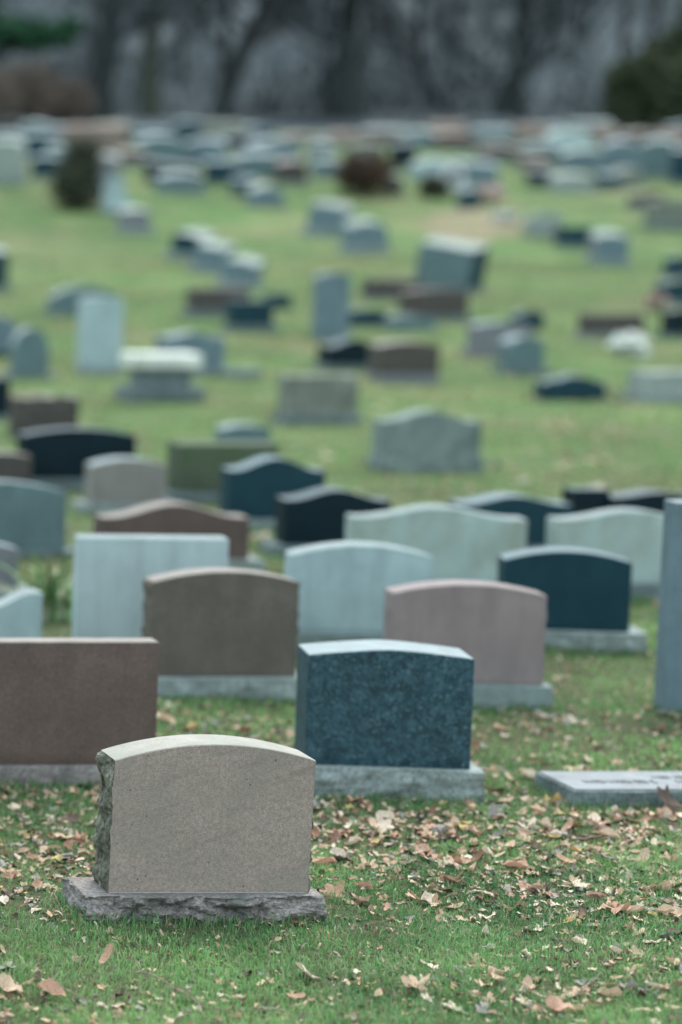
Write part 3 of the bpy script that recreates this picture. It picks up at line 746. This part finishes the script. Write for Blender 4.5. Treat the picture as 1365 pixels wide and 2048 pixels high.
# leafy weeds at the left between the stones
def weeds():
    pc, s = hit(104, 1240); e = empty('weed_clump', pc); tag(e, "clump of long-leaved green weeds between the gravestones at the left", 'plant')
    r = random.Random(3)
    for i in range(46):
        a = r.uniform(0, 6.28); L = r.uniform(.25, .58); lean = r.uniform(.25, 1.1); wd = r.uniform(.012, .026)
        d = Vector((math.cos(a), math.sin(a), 0)); sdv = Vector((-d.y, d.x, 0)); o0 = Vector((r.uniform(-.13, .13), r.uniform(-.08, .08), -.02))
        V = []; Fc = []; n = 6
        for k in range(n + 1):
            q = k / n; p = o0 + d * (lean * L * q * q) + Vector((0, 0, L * q * (1 - .35 * lean * q)))
            wq = wd * math.sin(math.pi * min(1, .12 + q * .88)) + .001
            V += [p - sdv * wq + Vector((0, 0, .004)), p, p + sdv * wq + Vector((0, 0, .004))]
            if k:
                b = (k - 1) * 3; Fc += [(b, b + 1, b + 4, b + 3), (b + 1, b + 2, b + 5, b + 4)]
        mesh_obj('leaf', V, Fc, M['weed'] if i % 5 else M['dryblade'], e, True)
M['dryblade'] = leafmat('dry_weed_leaves', (.30, .32, .20), (.42, .42, .30), 5)
weeds()

# ------------------------------------------------------------------ the wood
def branchset(seed, height, spread, trunk_pts=None, r0=.32, n1=11):
    """returns (trunk V,F), (branches V,F); trunk along trunk_pts (local)."""
    r = random.Random(seed); TV, TF, BV, BF = [], [], [], []
    if trunk_pts is None:
        trunk_pts = [Vector((0, 0, -.3))]; d = Vector((r.uniform(-.08, .08), 0, 1))
        for i in range(1, 9):
            d += Vector((r.uniform(-.12, .12), r.uniform(-.1, .1), 0)); d.normalize()
            trunk_pts.append(trunk_pts[-1] + d * (height * .75 / 8))
    n = len(trunk_pts)
    rad = [r0 * (1.35 if i == 0 else 1 - .75 * i / (n - 1)) for i in range(n)]
    tube(TV, TF, trunk_pts, rad, 9)
    def grow(p, d, L, rr, lev):
        pts = [p]; seg = 4 if lev < 3 else 2
        for i in range(seg):
            d = (d + Vector((r.uniform(-.28, .28), r.uniform(-.28, .28), r.uniform(-.08, .24)))).normalized()
            pts.append(pts[-1] + d * (L / seg))
        tube(BV, BF, pts, [max(.008, rr * (1 - .7 * i / seg)) for i in range(seg + 1)], 5 if lev < 2 else 3)
        if lev >= 4: return
        for _ in range([0, 5, 5, 4][lev] if lev else 5):
            k = r.uniform(.3, 1); i = min(seg - 1, int(k * seg)); q = pts[i].lerp(pts[i + 1], k * seg - i)
            nd = (d + Vector((r.uniform(-1, 1), r.uniform(-1, 1), r.uniform(-.3, .8)))).normalized()
            grow(q, nd, L * r.uniform(.45, .7), rr * .5, lev + 1)
    for k in range(n1):
        f = .28 + .72 * k / (n1 - 1); i = min(n - 2, int(f * (n - 1))); p = trunk_pts[i].lerp(trunk_pts[i + 1], f * (n - 1) - i)
        a = r.uniform(0, 6.28)
        d = Vector((math.cos(a), math.sin(a), r.uniform(.2, .9))).normalized()
        grow(p, d, spread * r.uniform(.6, 1) * (1 - .35 * f), r0 * .38 * (1 - .5 * f), 1)
    return (TV, TF), (BV, BF)
def bare_tree(label, loc, seed, height=13, spread=4.5, trunk_pts=None, r0=.32, bark='bark', twig='twig', group=None, n1=11, name='bare_tree'):
    e = empty(name, loc); tag(e, label, 'tree', group)
    (a, b), (c, d) = branchset(seed, height, spread, trunk_pts, r0, n1)
    mesh_obj('trunk', a, b, M[bark], e, True); mesh_obj('branches', c, d, M[twig], e)
    return e
def trunk_from_px(points, depth):
    """trunk line drawn by its pixels at one distance, standing on the slope there"""
    ws = [at_depth(x, y, depth) for x, y in points]
    g = Vector((ws[0].x, ws[0].y, float(gz(ws[0].x, ws[0].y)) - .3))
    pts = [Vector((0, 0, 0))] + [w_ - g for w_ in ws[1:]]
    return g, pts
for lb, ptsx, dep, r0, bk in (
    ("thick dark tree trunk leaning right, upper left", [(188, 250), (198, 170), (212, 100), (222, 40), (224, -60), (232, -160), (262, -280)], 104, .66, 'bark'),
    ("straight greenish tree trunk right of the thick leaning one", [(302, 250), (300, 170), (302, 100), (308, 20), (312, -90), (300, -200), (306, -300)], 105, .42, 'barkgreen'),
    ("dark slanting tree trunk left of centre in the wood", [(432, 248), (452, 190), (478, 120), (504, 60), (528, 10), (560, -90), (600, -200)], 105, .42, 'bark'),
    ("darkest upright tree trunk at the centre of the wood", [(694, 250), (692, 170), (694, 100), (700, 40), (704, -50), (696, -160), (700, -260)], 104, .60, 'bark'),
    ("crooked dark tree with low forking limbs right of centre", [(1002, 262), (1006, 215), (1030, 160), (1050, 110), (1046, 50), (1060, -40), (1080, -160)], 105, .50, 'bark'),
    ("dark tree trunk curving left, between the centre trunk and the forking one", [(925, 262), (905, 235), (875, 205), (852, 165), (838, 110), (840, 20), (860, -120)], 105, .36, 'bark'),
):
    g, pts = trunk_from_px(ptsx, dep)
    bare_tree(lb, g, int(ptsx[0][0]), 14, 5.0, pts, r0, bk, 'twigdark', 'bare trees at the edge of the wood', 12)
# unremarkable bare trees filling the slope
protos = []
r = random.Random(21)
spots = []
for k in range(46):
    d = 106 + 68 * (k / 46) + r.uniform(-3, 4)
    px = r.uniform(-260, 1600)
    x = (px - PX) / F * d; spots.append((x, d))
for k, (x, y) in enumerate(spots):
    z = float(gz(x, y)) - .2
    if k < 5:
        e = bare_tree("thin leafless grey tree among many alike on the dark wooded slope", (x, y, z), 100 + k, 12 + k, 4.2, None, .20, 'twigdark' if k % 2 else 'bark', 'twig' if k % 2 == 0 else 'twigdark', 'leafless trees on the wooded slope', 10)
        protos.append(e)
    else:
        src = protos[k % 5]; e = src.copy(); COL.objects.link(e); e.location = (x, y, z)
        e.rotation_euler = (0, 0, r.uniform(0, 6.28)); sc = r.uniform(.75, 1.25); e.scale = (sc, sc, sc)
        for ch in list(src.children):
            c = ch.copy(); COL.objects.link(c); c.parent = e
# undergrowth sticks and brush
def undergrowth():
    r = np.random.default_rng(5); n = 8000
    y = 105 + 64 * r.random(n) ** 1.2; u = r.uniform(-350, 1750, n); x = (u - PX) / F * y
    x = x + 1.2 * np.sin(y * 3.1 + x * .7)
    h = (.5 + 3.2 * r.random(n) ** 2.2) * (.5 + .8 * np.clip(patchy(x, y, .35, 5) + .4, 0, 1)); z = gz(x, y) - .1
    lean = r.normal(0, .6, (n, 2)) * h[:, None]
    wd = .018 + .045 * r.random(n)
    A = np.stack([x, y, z], 1); B = A + np.stack([lean[:, 0] * .4, lean[:, 1] * .4, h * .55], 1); C = A + np.stack([lean[:, 0] * 1.2, lean[:, 1], h], 1)
    s_ = np.stack([wd, wd * 0, wd * 0], 1); t_ = np.stack([wd * 0, wd, wd * 0], 1)
    V = np.stack([A - s_, A + s_, A + t_, B - s_ * .7, B + s_ * .7, B + t_ * .7, C], 1).reshape(-1, 3)
    b = np.arange(n)[:, None] * 7
    T3 = np.array([[0, 1, 4], [0, 4, 3], [1, 2, 5], [1, 5, 4], [2, 0, 3], [2, 3, 5], [3, 4, 6], [4, 5, 6], [5, 3, 6]])
    Q = (b[:, :, None] + T3[None]).reshape(-1, 3)
    kk = np.clip(.45 + .7 * patchy(x, y, .5, 8) + r.normal(0, .25, n), 0, 1)[:, None]
    cc = np.array([.012, .020, .023]) * (1 - kk) + np.array([.175, .210, .225]) * kk
    t = NT('undergrowth_twigs'); a = t.n.new("ShaderNodeAttribute"); a.attribute_name = 'tint'; t.out(a.outputs["Color"], .95, .1)
    tag(np_mesh('undergrowth', V, Q, t.m, None, np.repeat(cc, 7, 0)), "tangle of bare grey undergrowth on the wooded slope", kind='stuff')
undergrowth()
def evergreen(label, px, py, depth, wpx, hpx, m, seed, lobes, n=9000, size=.16):
    base = at_depth(px, py, depth); g = Vector((base.x, base.y, float(gz(base.x, base.y)) - .2)); s = F / depth
    e = empty('evergreen_tree', g); tag(e, label, 'tree')
    cs = []
    for (lx, ly, rx, ry) in lobes:   # pixels
        c = at_depth(lx, ly, depth) - g; cs.append(((c.x, c.y, c.z), rx / s, max(rx, ry) / s * .8, ry / s))
    V, Q = leafcloud(cs, size, None, seed, n); np_mesh('crown', V, Q, m, e)
    V = []; Fc = []; top = max(c[0][2] for c in cs)
    tube(V, Fc, [Vector((0, 0, 0)), Vector((.1, 0, top * .5)), Vector((0, 0, top))], [.3, .2, .05], 8); 
    for c in cs:
        q = Vector(c[0]); tube(V, Fc, [Vector((0, 0, max(.5, q.z * .7))), q], [.09, .03], 5)
    mesh_obj('trunk', V, Fc, M['bark'], e, True)
evergreen("dark olive evergreen tree at the right edge of the wood", 1330, 262, 101, 200, 220, M['needle2'], 8,
          [(1330, 210, 75, 48), (1310, 150, 80, 48), (1350, 100, 55, 40), (1245, 215, 42, 40), (1400, 180, 90, 70), (1250, 165, 40, 40), (1420, 60, 60, 80)], 8500, .2)
evergreen("deep green conifer boughs hanging in at the top left corner", -60, 262, 101, 200, 220, M['needle'], 9,
          [(20, 55, 70, 26), (95, 70, 62, 26), (-60, 60, 90, 40), (140, 52, 34, 20), (-80, -30, 90, 70), (60, 88, 50, 14)], 11000)
# brown leafless bushes at the left edge of the wood
for i, (px, py, wd, ht) in enumerate(((60, 250, 120, 135), (130, 246, 110, 90), (-20, 255, 110, 130))):
    shrub('brown_bush', ["tall brown leafless bush at the wood edge, below the conifer boughs", "lower brown bush beside the thick leaning trunk", "brown leafless bush cut off by the left edge"][i], px, py, wd, ht, M['browntwig'], 30 + i, 6500)

# ------------------------------------------------------------------ fallen leaves
def leaf_shapes():
    """outline fans (local, ~1 unit long), curled: list of (V Nx3, tris)"""
    out = []
    rr = random.Random(12)
    def fan(rfun, n, curl, fold, crumple, sx=1.0, sy=1.0, stem_=True):
        V = [(0, 0, 0)]
        for ring, f in ((0, .55), (1, 1.0)):
            for i in range(n):
                a = 2 * math.pi * i / n; R = rfun(a) * f
                x, y = math.cos(a) * R * sx, math.sin(a) * R * sy
                z = curl * (x * x) + fold * abs(y) + crumple * f * math.sin(a * 3 + curl * 9) + rr.uniform(-.5, .5) * crumple * f
                V.append((x, y, z))
        T = [(0, 1 + i, 1 + (i + 1) % n) for i in range(n)]
        for i in range(n):
            a, b = 1 + i, 1 + (i + 1) % n; T += [(a, a + n, b + n), (a, b + n, b)]
        if stem_:
            k = len(V); V += [(-.3, -.012, .01), (-.3, .012, .01), (-.95, .01, .12)]; T += [(k, k + 1, k + 2)]
        out.append((np.array(V, float), np.array(T)))
    maple = lambda a: .5 * (.62 + .38 * abs(math.cos(2.5 * a)) ** .7 + .07 * math.cos(15 * a))
    oak = lambda a: .5 * (.75 + .18 * math.cos(7 * a)) * (1.15 - .35 * abs(math.sin(a)))
    oval = lambda a: .5
    fan(maple, 20, .35, .15, .06); fan(maple, 20, -.5, .3, .10); fan(maple, 20, .9, .1, .14)
    fan(oak, 14, .5, .35, .06, 1.1, .6); fan(oval, 10, .7, .5, .04, 1.1, .42); fan(oval, 10, -.6, .4, .05, 1.2, .3); fan(oval, 10, .3, .9, .10, 1.0, .6)
    fan(oval, 10, 1.6, .3, .12, .9, .62)
    return out
SHAPES = leaf_shapes()
PAL = [((.47, .345, .24), 'tan', .28), ((.54, .45, .35), 'beige', .16), ((.43, .265, .185), 'pinkish brown', .20), ((.25, .235, .215), 'grey', .13),
       ((.19, .105, .068), 'rusty brown', .11), ((.42, .31, .13), 'yellowish', .025), ((.085, .055, .042), 'dark brown', .095)]
def inside_foot(x, y):
    m = np.zeros(len(x), bool)
    for (cx, cy, a, hw, y0, y1) in FOOT:
        dx, dy = x - cx, y - cy; c, s_ = math.cos(-a), math.sin(-a)
        lx, ly = dx * c - dy * s_, dx * s_ + dy * c
        m |= (np.abs(lx) < hw) & (ly > y0) & (ly < y1)
    return m
def topix(x, y, z):
    dx, dy, dz = x, y, z - CAMZ
    dep = dy * cp - dz * sp; up = dy * sp + dz * cp
    return PX + F * dx / dep, PY - F * up / dep
def leafmat2(name, c):
    t = NT(name)
    col = t.ramp(t.noise(14, 4, .65), (.3, scl(c, .62)), (.5, c), (.72, scl(c, 1.25)))
    t.out(col, .7, .25)
    tr = t.n.new("ShaderNodeBsdfTranslucent"); t.l.new(col, tr.inputs[0])
    mx = t.n.new("ShaderNodeMixShader"); mx.inputs[0].default_value = .22
    t.l.new(t.b.outputs[0], mx.inputs[1]); t.l.new(tr.outputs[0], mx.inputs[2]); t.l.new(mx.outputs[0], t.n["Material Output"].inputs[0])
    return t.m
LM = [leafmat2('fallen_leaf_' + n_.replace(' ', '_'), c) for c, n_, _ in PAL]
def where_is(px, py):
    if py > 1850:
        a = 'at the bottom edge' if py > 1980 else ('below the nearest gravestone' if px < 700 else 'on green grass, lower right')
        b = '' if a.startswith('below') or a.startswith('on ') else (', left corner' if px < 250 else (', right corner' if px > 1100 else (', left of centre' if px < 680 else ', right of centre')))
        return a + b
    if px < 200: return 'left of the nearest gravestone' + (', by its base' if py > 1720 else ', level with its face')
    if py < 1480: return 'beside the rose-pink gravestone' if px > 950 else 'between the grey-brown and dark brown gravestones'
    if px > 1060 and py < 1700: return 'around the flat lettered marker' + (', in front of it' if py > 1600 else ', behind it')
    if py > 1700: return '' + ('right beside the nearest gravestone' if px < 850 else ('below the flat marker' if px > 1150 else 'below the gap right of the blue gravestone'))
    return 'in front of the speckled blue gravestone' if px < 960 else 'between the blue gravestone and the flat marker'
def make_leaves():
    r = np.random.default_rng(77)
    # candidates over the near lawn, denser in the strewn band behind the nearest stone
    def cand(n, y0, y1):
        y = y0 + (y1 - y0) * r.random(n); x = ((r.uniform(-420, 1785, n)) - PX) / F * y
        return x, y
    xs, ys = [], []
    for (n, y0, y1) in ((27000, 7.6, 13.5), (12000, 13.5, 22), (22000, 22, 62)):
        x, y = cand(n, y0, y1); xs.append(x); ys.append(y)
    x = np.concatenate(xs); y = np.concatenate(ys)
    p = patchy(x, y, 1.1, 3)
    band = np.exp(-((y - 10.9) / 1.25) ** 2)
    band2 = np.exp(-((y - 8.45) / .38) ** 2)
    gap = np.exp(-((y - 9.15) / .45) ** 2)
    dens = .26 + .37 * band + .36 * band2 - .04 * gap + .34 * p * (1 + .3 * (y < 14))
    dens = np.where(y > 14, .20 + .38 * p, dens)
    dens = np.where(y > 24, .22 + .42 * p, dens)
    keep = (r.random(len(x)) < dens) & ~inside_foot(x, y)
    x, y = x[keep], y[keep]; n = len(x)
    size = np.clip(r.lognormal(math.log(.036), .42, n), .012, .095)
    size = np.where((y < 9.3), size * .9, np.where(y > 20, size * 1.5, size))
    shape = r.choice(len(SHAPES), n, p=[.14, .14, .10, .12, .16, .14, .10, .10])
    colr = r.choice(len(PAL), n, p=[q[2] for q in PAL])
    z = gz(x, y) + .000 + .016 * r.random(n) ** 1.5
    yaw = r.uniform(0, 6.28, n); tx = r.normal(0, .27, n); ty = r.normal(0, .27, n)
    px, py = topix(x, y, z)
    inview = (px > 10) & (px < 1355) & (py > 0) & (py < 2040)
    show = np.where(inview, size * F / y, 0)
    order = np.argsort(-show); big = order[:286]; rest = order[286:]
    mc = {}
    for i in big:
        key = (int(shape[i]), int(colr[i]))
        if key not in mc:
            V, T = SHAPES[key[0]]; me = bpy.data.meshes.new('fallen_leaf'); me.from_pydata(V.tolist(), [], T.tolist())
            me.polygons.foreach_set("use_smooth", np.ones(len(me.polygons), dtype=bool)); me.materials.append(LM[key[1]]); mc[key] = me
        o = bpy.data.objects.new('fallen_leaf', mc[key]); COL.objects.link(o)
        o.location = (x[i], y[i], z[i] + .006); o.rotation_euler = (tx[i], ty[i], yaw[i]); o.scale = (size[i],) * 3
        nm = PAL[key[1]][1]; kd = ['lobed', 'star-shaped', 'curled lobed', 'oak-shaped', 'creased', 'narrow', 'folded', 'rolled'][key[0]]
        szw = 'big ' if size[i] > .075 else ('small ' if size[i] < .055 else '')
        tag(o, f"{szw}{kd} {nm} leaf {where_is(px[i], py[i])}", 'leaf', 'fallen leaves strewn over the grass')
    # torn scraps and straws of dead leaf between the blades
    m = 9000; yf = 7.7 + 8.5 * r.random(m) ** 1.4; xf = (r.uniform(-300, 1665, m) - PX) / F * yf
    ok = (~inside_foot(xf, yf)) & (r.random(m) < np.clip(.55 + .8 * patchy(xf, yf, 3.0, 41), .1, 1)); xf, yf = xf[ok], yf[ok]; m = len(xf)
    x = np.concatenate([x, xf]); y = np.concatenate([y, yf]); z = np.concatenate([z, gz(xf, yf) + .004 + .018 * r.random(m)])
    size = np.concatenate([size, r.uniform(.010, .032, m)]); shape = np.concatenate([shape, r.choice([3, 4, 5, 5, 6, 7], m)])
    colr = np.concatenate([colr, r.choice(len(PAL), m, p=[.3, .2, .15, .12, .08, .03, .12])])
    yaw = np.concatenate([yaw, r.uniform(0, 6.28, m)]); tx = np.concatenate([tx, r.normal(0, .6, m)]); ty = np.concatenate([ty, r.normal(0, .5, m)])
    rest = np.concatenate([rest, np.arange(n, n + m)])
    Vs, Ts, Cs, off = [], [], [], 0
    for i in rest:
        V, T = SHAPES[shape[i]]
        a, b, c = tx[i], ty[i], yaw[i]
        R = np.array(Matrix.Rotation(c, 3, 'Z') @ Matrix.Rotation(b, 3, 'Y') @ Matrix.Rotation(a, 3, 'X'))
        P = (V * size[i]) @ R.T + np.array([x[i], y[i], z[i]])
        Vs.append(P); Ts.append(T + off); off += len(P)
        Cs.append(np.tile(np.array(PAL[colr[i]][0]) * r.uniform(.75, 1.15), (len(P), 1)))
    t = NT('scattered_dry_leaves'); at_ = t.n.new("ShaderNodeAttribute"); at_.attribute_name = 'tint'
    col = t.mix(1, at_.outputs["Color"], t.ramp(t.noise(90, 3), (.3, .7), (.7, 1.2)), 'MULTIPLY'); t.out(col, .75, .2)
    o = np_mesh('scattered_leaves', np.concatenate(Vs), np.concatenate(Ts), t.m, None, np.concatenate(Cs), True)
    tag(o, "dry fallen leaves scattered thickly over the cemetery lawn", kind='stuff')
make_leaves()
def one_leaf(label, px, py, sz, sh, colr, rot, lift=.0):
    p, s = hit(px, py); V, T = SHAPES[sh]; me = bpy.data.meshes.new('fallen_leaf'); me.from_pydata(V.tolist(), [], T.tolist())
    me.polygons.foreach_set("use_smooth", np.ones(len(me.polygons), dtype=bool)); me.materials.append(LM[colr])
    o = bpy.data.objects.new('fallen_leaf', me); COL.objects.link(o); o.location = p + Vector((0, 0, .02 + lift)); o.rotation_euler = rot; o.scale = (sz,) * 3
    tag(o, label, 'leaf', 'fallen leaves strewn over the grass')
one_leaf("large dark brown lobed leaf propped upright against the flat marker at the right edge", 1333, 1628, .15, 0, 6, (.95, .35, .5), .035)
one_leaf("large pinkish tan leaf lying at the bottom edge near the right corner", 1125, 2030, .10, 1, 2, (.3, .1, .4), .01)
one_leaf("curled tan leaf in the grass at the bottom, right of centre", 830, 1988, .09, 2, 0, (.35, -.1, .2), .01)
one_leaf("big pale brown crumpled leaf in the bottom left corner", 25, 1992, .11, 1, 0, (.5, .3, .5), .01)
one_leaf("long pinkish brown folded leaf near the bottom left, beside the crumpled one", 100, 2005, .10, 6, 2, (.3, .3, -.5), .01)
one_leaf("pale beige lobed leaf in the grass below the nearest gravestone's right corner", 612, 1965, .10, 0, 1, (.6, -.2, 1.9), .012)
one_leaf("bright yellow-brown little leaf standing in the grass at the lower right", 1137, 1862, .035, 7, 5, (.8, 0, .3), .02)
one_leaf("upright pointed brown leaf at the bottom left of centre", 215, 1935, .075, 4, 2, (.2, -.9, .5), .02)

# twigs
def twig(label, pts, r0):
    P = [];
    for (px, py, h) in pts: q, _ = hit(px, py); P.append(q + Vector((0, 0, h)))
    V = []; Fc = []
    fine = []
    for a, b in zip(P[:-1], P[1:]):
        for k in range(4): fine.append(a.lerp(b, k / 4) + Vector((0, 0, .003 * math.sin(k * 2 + a.x * 30))))
    fine.append(P[-1]); o0 = fine[0].copy(); fine = [q - o0 for q in fine]
    tube(V, Fc, fine, [r0 * (1 - .6 * i / len(fine)) for i in range(len(fine))], 6)
    o = mesh_obj('twig', V, Fc, M['twigbrown'], None, True); o.location = o0; tag(o, label, 'twig', 'fallen twigs in the grass')
M['twigbrown'] = granite('brown_twig_bark', (.20, .15, .12), 60, .3, .3, .9)
twig("long thin twig bending across the grass at the bottom left", [(268, 1962, .03), (300, 1968, .035), (360, 2000, .03), (418, 2038, .028), (520, 2040, .03), (640, 2046, .03)], .0028)
twig("thin twig pointing to the bottom edge at the far left", [(95, 1975, .03), (150, 2010, .032), (250, 2052, .03)], .0025)
twig("short pale twig in the grass at the lower right", [(1150, 2010, .03), (1180, 1990, .04), (1205, 1975, .05)], .0022)
twig("grey twig lying among the leaves behind the nearest gravestone's right side", [(1140, 1690, .02), (1200, 1683, .02), (1255, 1680, .02)], .005)

# ------------------------------------------------------------------ grass
def grass():
    r = np.random.default_rng(5)
    t = NT('grass_blades'); a = t.n.new("ShaderNodeAttribute"); a.attribute_name = 'tint'
    t.out(a.outputs["Color"], .55, .25)
    tr = t.n.new("ShaderNodeBsdfTranslucent"); t.l.new(a.outputs["Color"], tr.inputs[0])
    mx = t.n.new("ShaderNodeMixShader"); mx.inputs[0].default_value = .35
    t.l.new(t.b.outputs[0], mx.inputs[1]); t.l.new(tr.outputs[0], mx.inputs[2]); t.l.new(mx.outputs[0], t.n["Material Output"].inputs[0])
    Vs, Qs, Cs = [], [], []; off = 0
    for (y0, y1, n, Lm, wd, marg) in ((7.5, 11.5, 190000, .031, .0016, 320), (11.5, 18, 90000, .038, .0030, 260), (18, 32, 60000, .045, .0065, 200), (32, 62, 50000, .045, .016, 150)):
        y = np.sqrt(y0 ** 2 + (y1 ** 2 - y0 ** 2) * r.random(n)); x = (r.uniform(-marg, 1365 + marg, n) - PX) / F * y
        p = patchy(x, y, 2.2, 9); p2 = patchy(x, y, .55, 10)
        pp = patchy(x, y, 9, 19); keep = (r.random(n) < np.clip(.72 + .45 * p + .5 * pp, .12, 1)) & ~inside_foot(x, y)
        x, y, p, p2 = x[keep], y[keep], p[keep], p2[keep]; n = len(x)
        z = gz(x, y) - .004
        L = Lm * (.45 + .85 * r.random(n)) * (1 + .35 * p)
        cl = 2.5 * patchy(x, y, 6, 4) * math.pi
        az = cl + r.normal(0, 1.1, n); lean = np.abs(r.normal(.55, .38, n))
        d = np.stack([np.cos(az), np.sin(az), np.zeros(n)], 1); s_ = np.stack([-np.sin(az + r.normal(0, .8, n)), np.cos(az), np.zeros(n)], 1)
        A = np.stack([x, y, z], 1)
        up = np.array([0, 0, 1.0])
        B = A + d * (L * lean * .35)[:, None] + up * (L * .6)[:, None]
        C = A + d * (L * lean)[:, None] + up * (L * np.clip(1.05 - .42 * lean, .25, 1.1))[:, None]
        w_ = (wd * (.6 + .8 * r.random(n)))[:, None]
        V = np.stack([A - s_ * w_, A + s_ * w_, B + s_ * w_ * .8, B - s_ * w_ * .8, C], 1)
        b = (np.arange(n) * 5)[:, None, None] + off
        T = (b + np.array([[0, 1, 2], [0, 2, 3], [3, 2, 4]])[None]).reshape(-1, 3)
        Vs.append(V.reshape(-1, 3)); Qs.append(T); off += n * 5
        k = r.random(n)[:, None]
        g1 = np.array([.034, .130, .044]); g2 = np.array([.225, .430, .150]); 
        k = np.clip(.5 + .55 * patchy(x, y, 3.3, 33)[:, None] + .5 * (k - .5), 0, 1) * .8 + .2 * k
        c = g1 * (1 - k) + g2 * k
        y_ = np.clip(.5 + .6 * p2 + r.normal(0, .2, n), 0, 1)[:, None]
        c = c * (1 - .4 * y_) + np.array([.20, .27, .08]) * .4 * y_
        dry = r.random(n) < (.15 if y1 < 30 else .18); c[dry] = np.array([.30, .29, .18]) * (.7 + .5 * r.random((dry.sum(), 1)))
        if y0 > 15:
            m_ = np.clip(.26 + .60 * patchy(x, y, .8, 71), .0, .85)[:, None] * (.6 if y0 < 30 else 1)
            c = c * (1 - m_) + np.array([.24, .205, .115]) * m_
            if y0 > 30: c = c * .9 + np.array([.03, .02, .01])
        Cs.append(np.repeat(c, 5, 0))
    # longer blades left standing against the stones where the mower does not reach
    ex, ey, ea = [], [], []
    for (cx, cy, a, hw, f0, f1) in FOOT:
        if cy > 22: continue
        m = int(420 * hw * 2); t0 = r.uniform(-hw, hw, m); d0 = f0 - np.abs(r.normal(0, .018, m))
        ex.append(cx + t0 * math.cos(a) - d0 * math.sin(a)); ey.append(cy + t0 * math.sin(a) + d0 * math.cos(a))
        m = int(400 * (f1 - f0) * 2); d0 = r.uniform(f0, f1, m); t0 = np.where(r.random(m) < .5, -1, 1) * (hw + np.abs(r.normal(0, .015, m)))
        ex.append(cx + t0 * math.cos(a) - d0 * math.sin(a)); ey.append(cy + t0 * math.sin(a) + d0 * math.cos(a))
    x = np.concatenate(ex); y = np.concatenate(ey); n = len(x); z = gz(x, y) - .004
    L = .022 + .045 * r.random(n) ** 2; az = r.uniform(0, 6.28, n); lean = np.abs(r.normal(.3, .25, n))
    d = np.stack([np.cos(az), np.sin(az), np.zeros(n)], 1); s_ = np.stack([np.ones(n), r.normal(0, .5, n), np.zeros(n)], 1)
    A = np.stack([x, y, z], 1); up = np.array([0, 0, 1.0]); w_ = (r.uniform(.0011, .0022, n) * np.clip(y / 10, 1, 2))[:, None]
    B = A + d * (L * lean * .35)[:, None] + up * (L * .6)[:, None]; C = A + d * (L * lean)[:, None] + up * (L * np.clip(1.05 - .42 * lean, .3, 1.1))[:, None]
    V = np.stack([A - s_ * w_, A + s_ * w_, B + s_ * w_ * .8, B - s_ * w_ * .8, C], 1); b = (np.arange(n) * 5)[:, None, None] + off
    Vs.append(V.reshape(-1, 3)); Qs.append((b + np.array([[0, 1, 2], [0, 2, 3], [3, 2, 4]])[None]).reshape(-1, 3))
    k = r.random(n)[:, None]; c = np.array([.04, .12, .05]) * (1 - k) + np.array([.17, .33, .13]) * k; c[r.random(n) < .2] = np.array([.30, .28, .18]); Cs.append(np.repeat(c, 5, 0))
    o = np_mesh('grass', np.concatenate(Vs), np.concatenate(Qs), t.m, None, np.concatenate(Cs))
    tag(o, "short green grass with dry blades covering the cemetery lawn", kind='stuff')
grass()
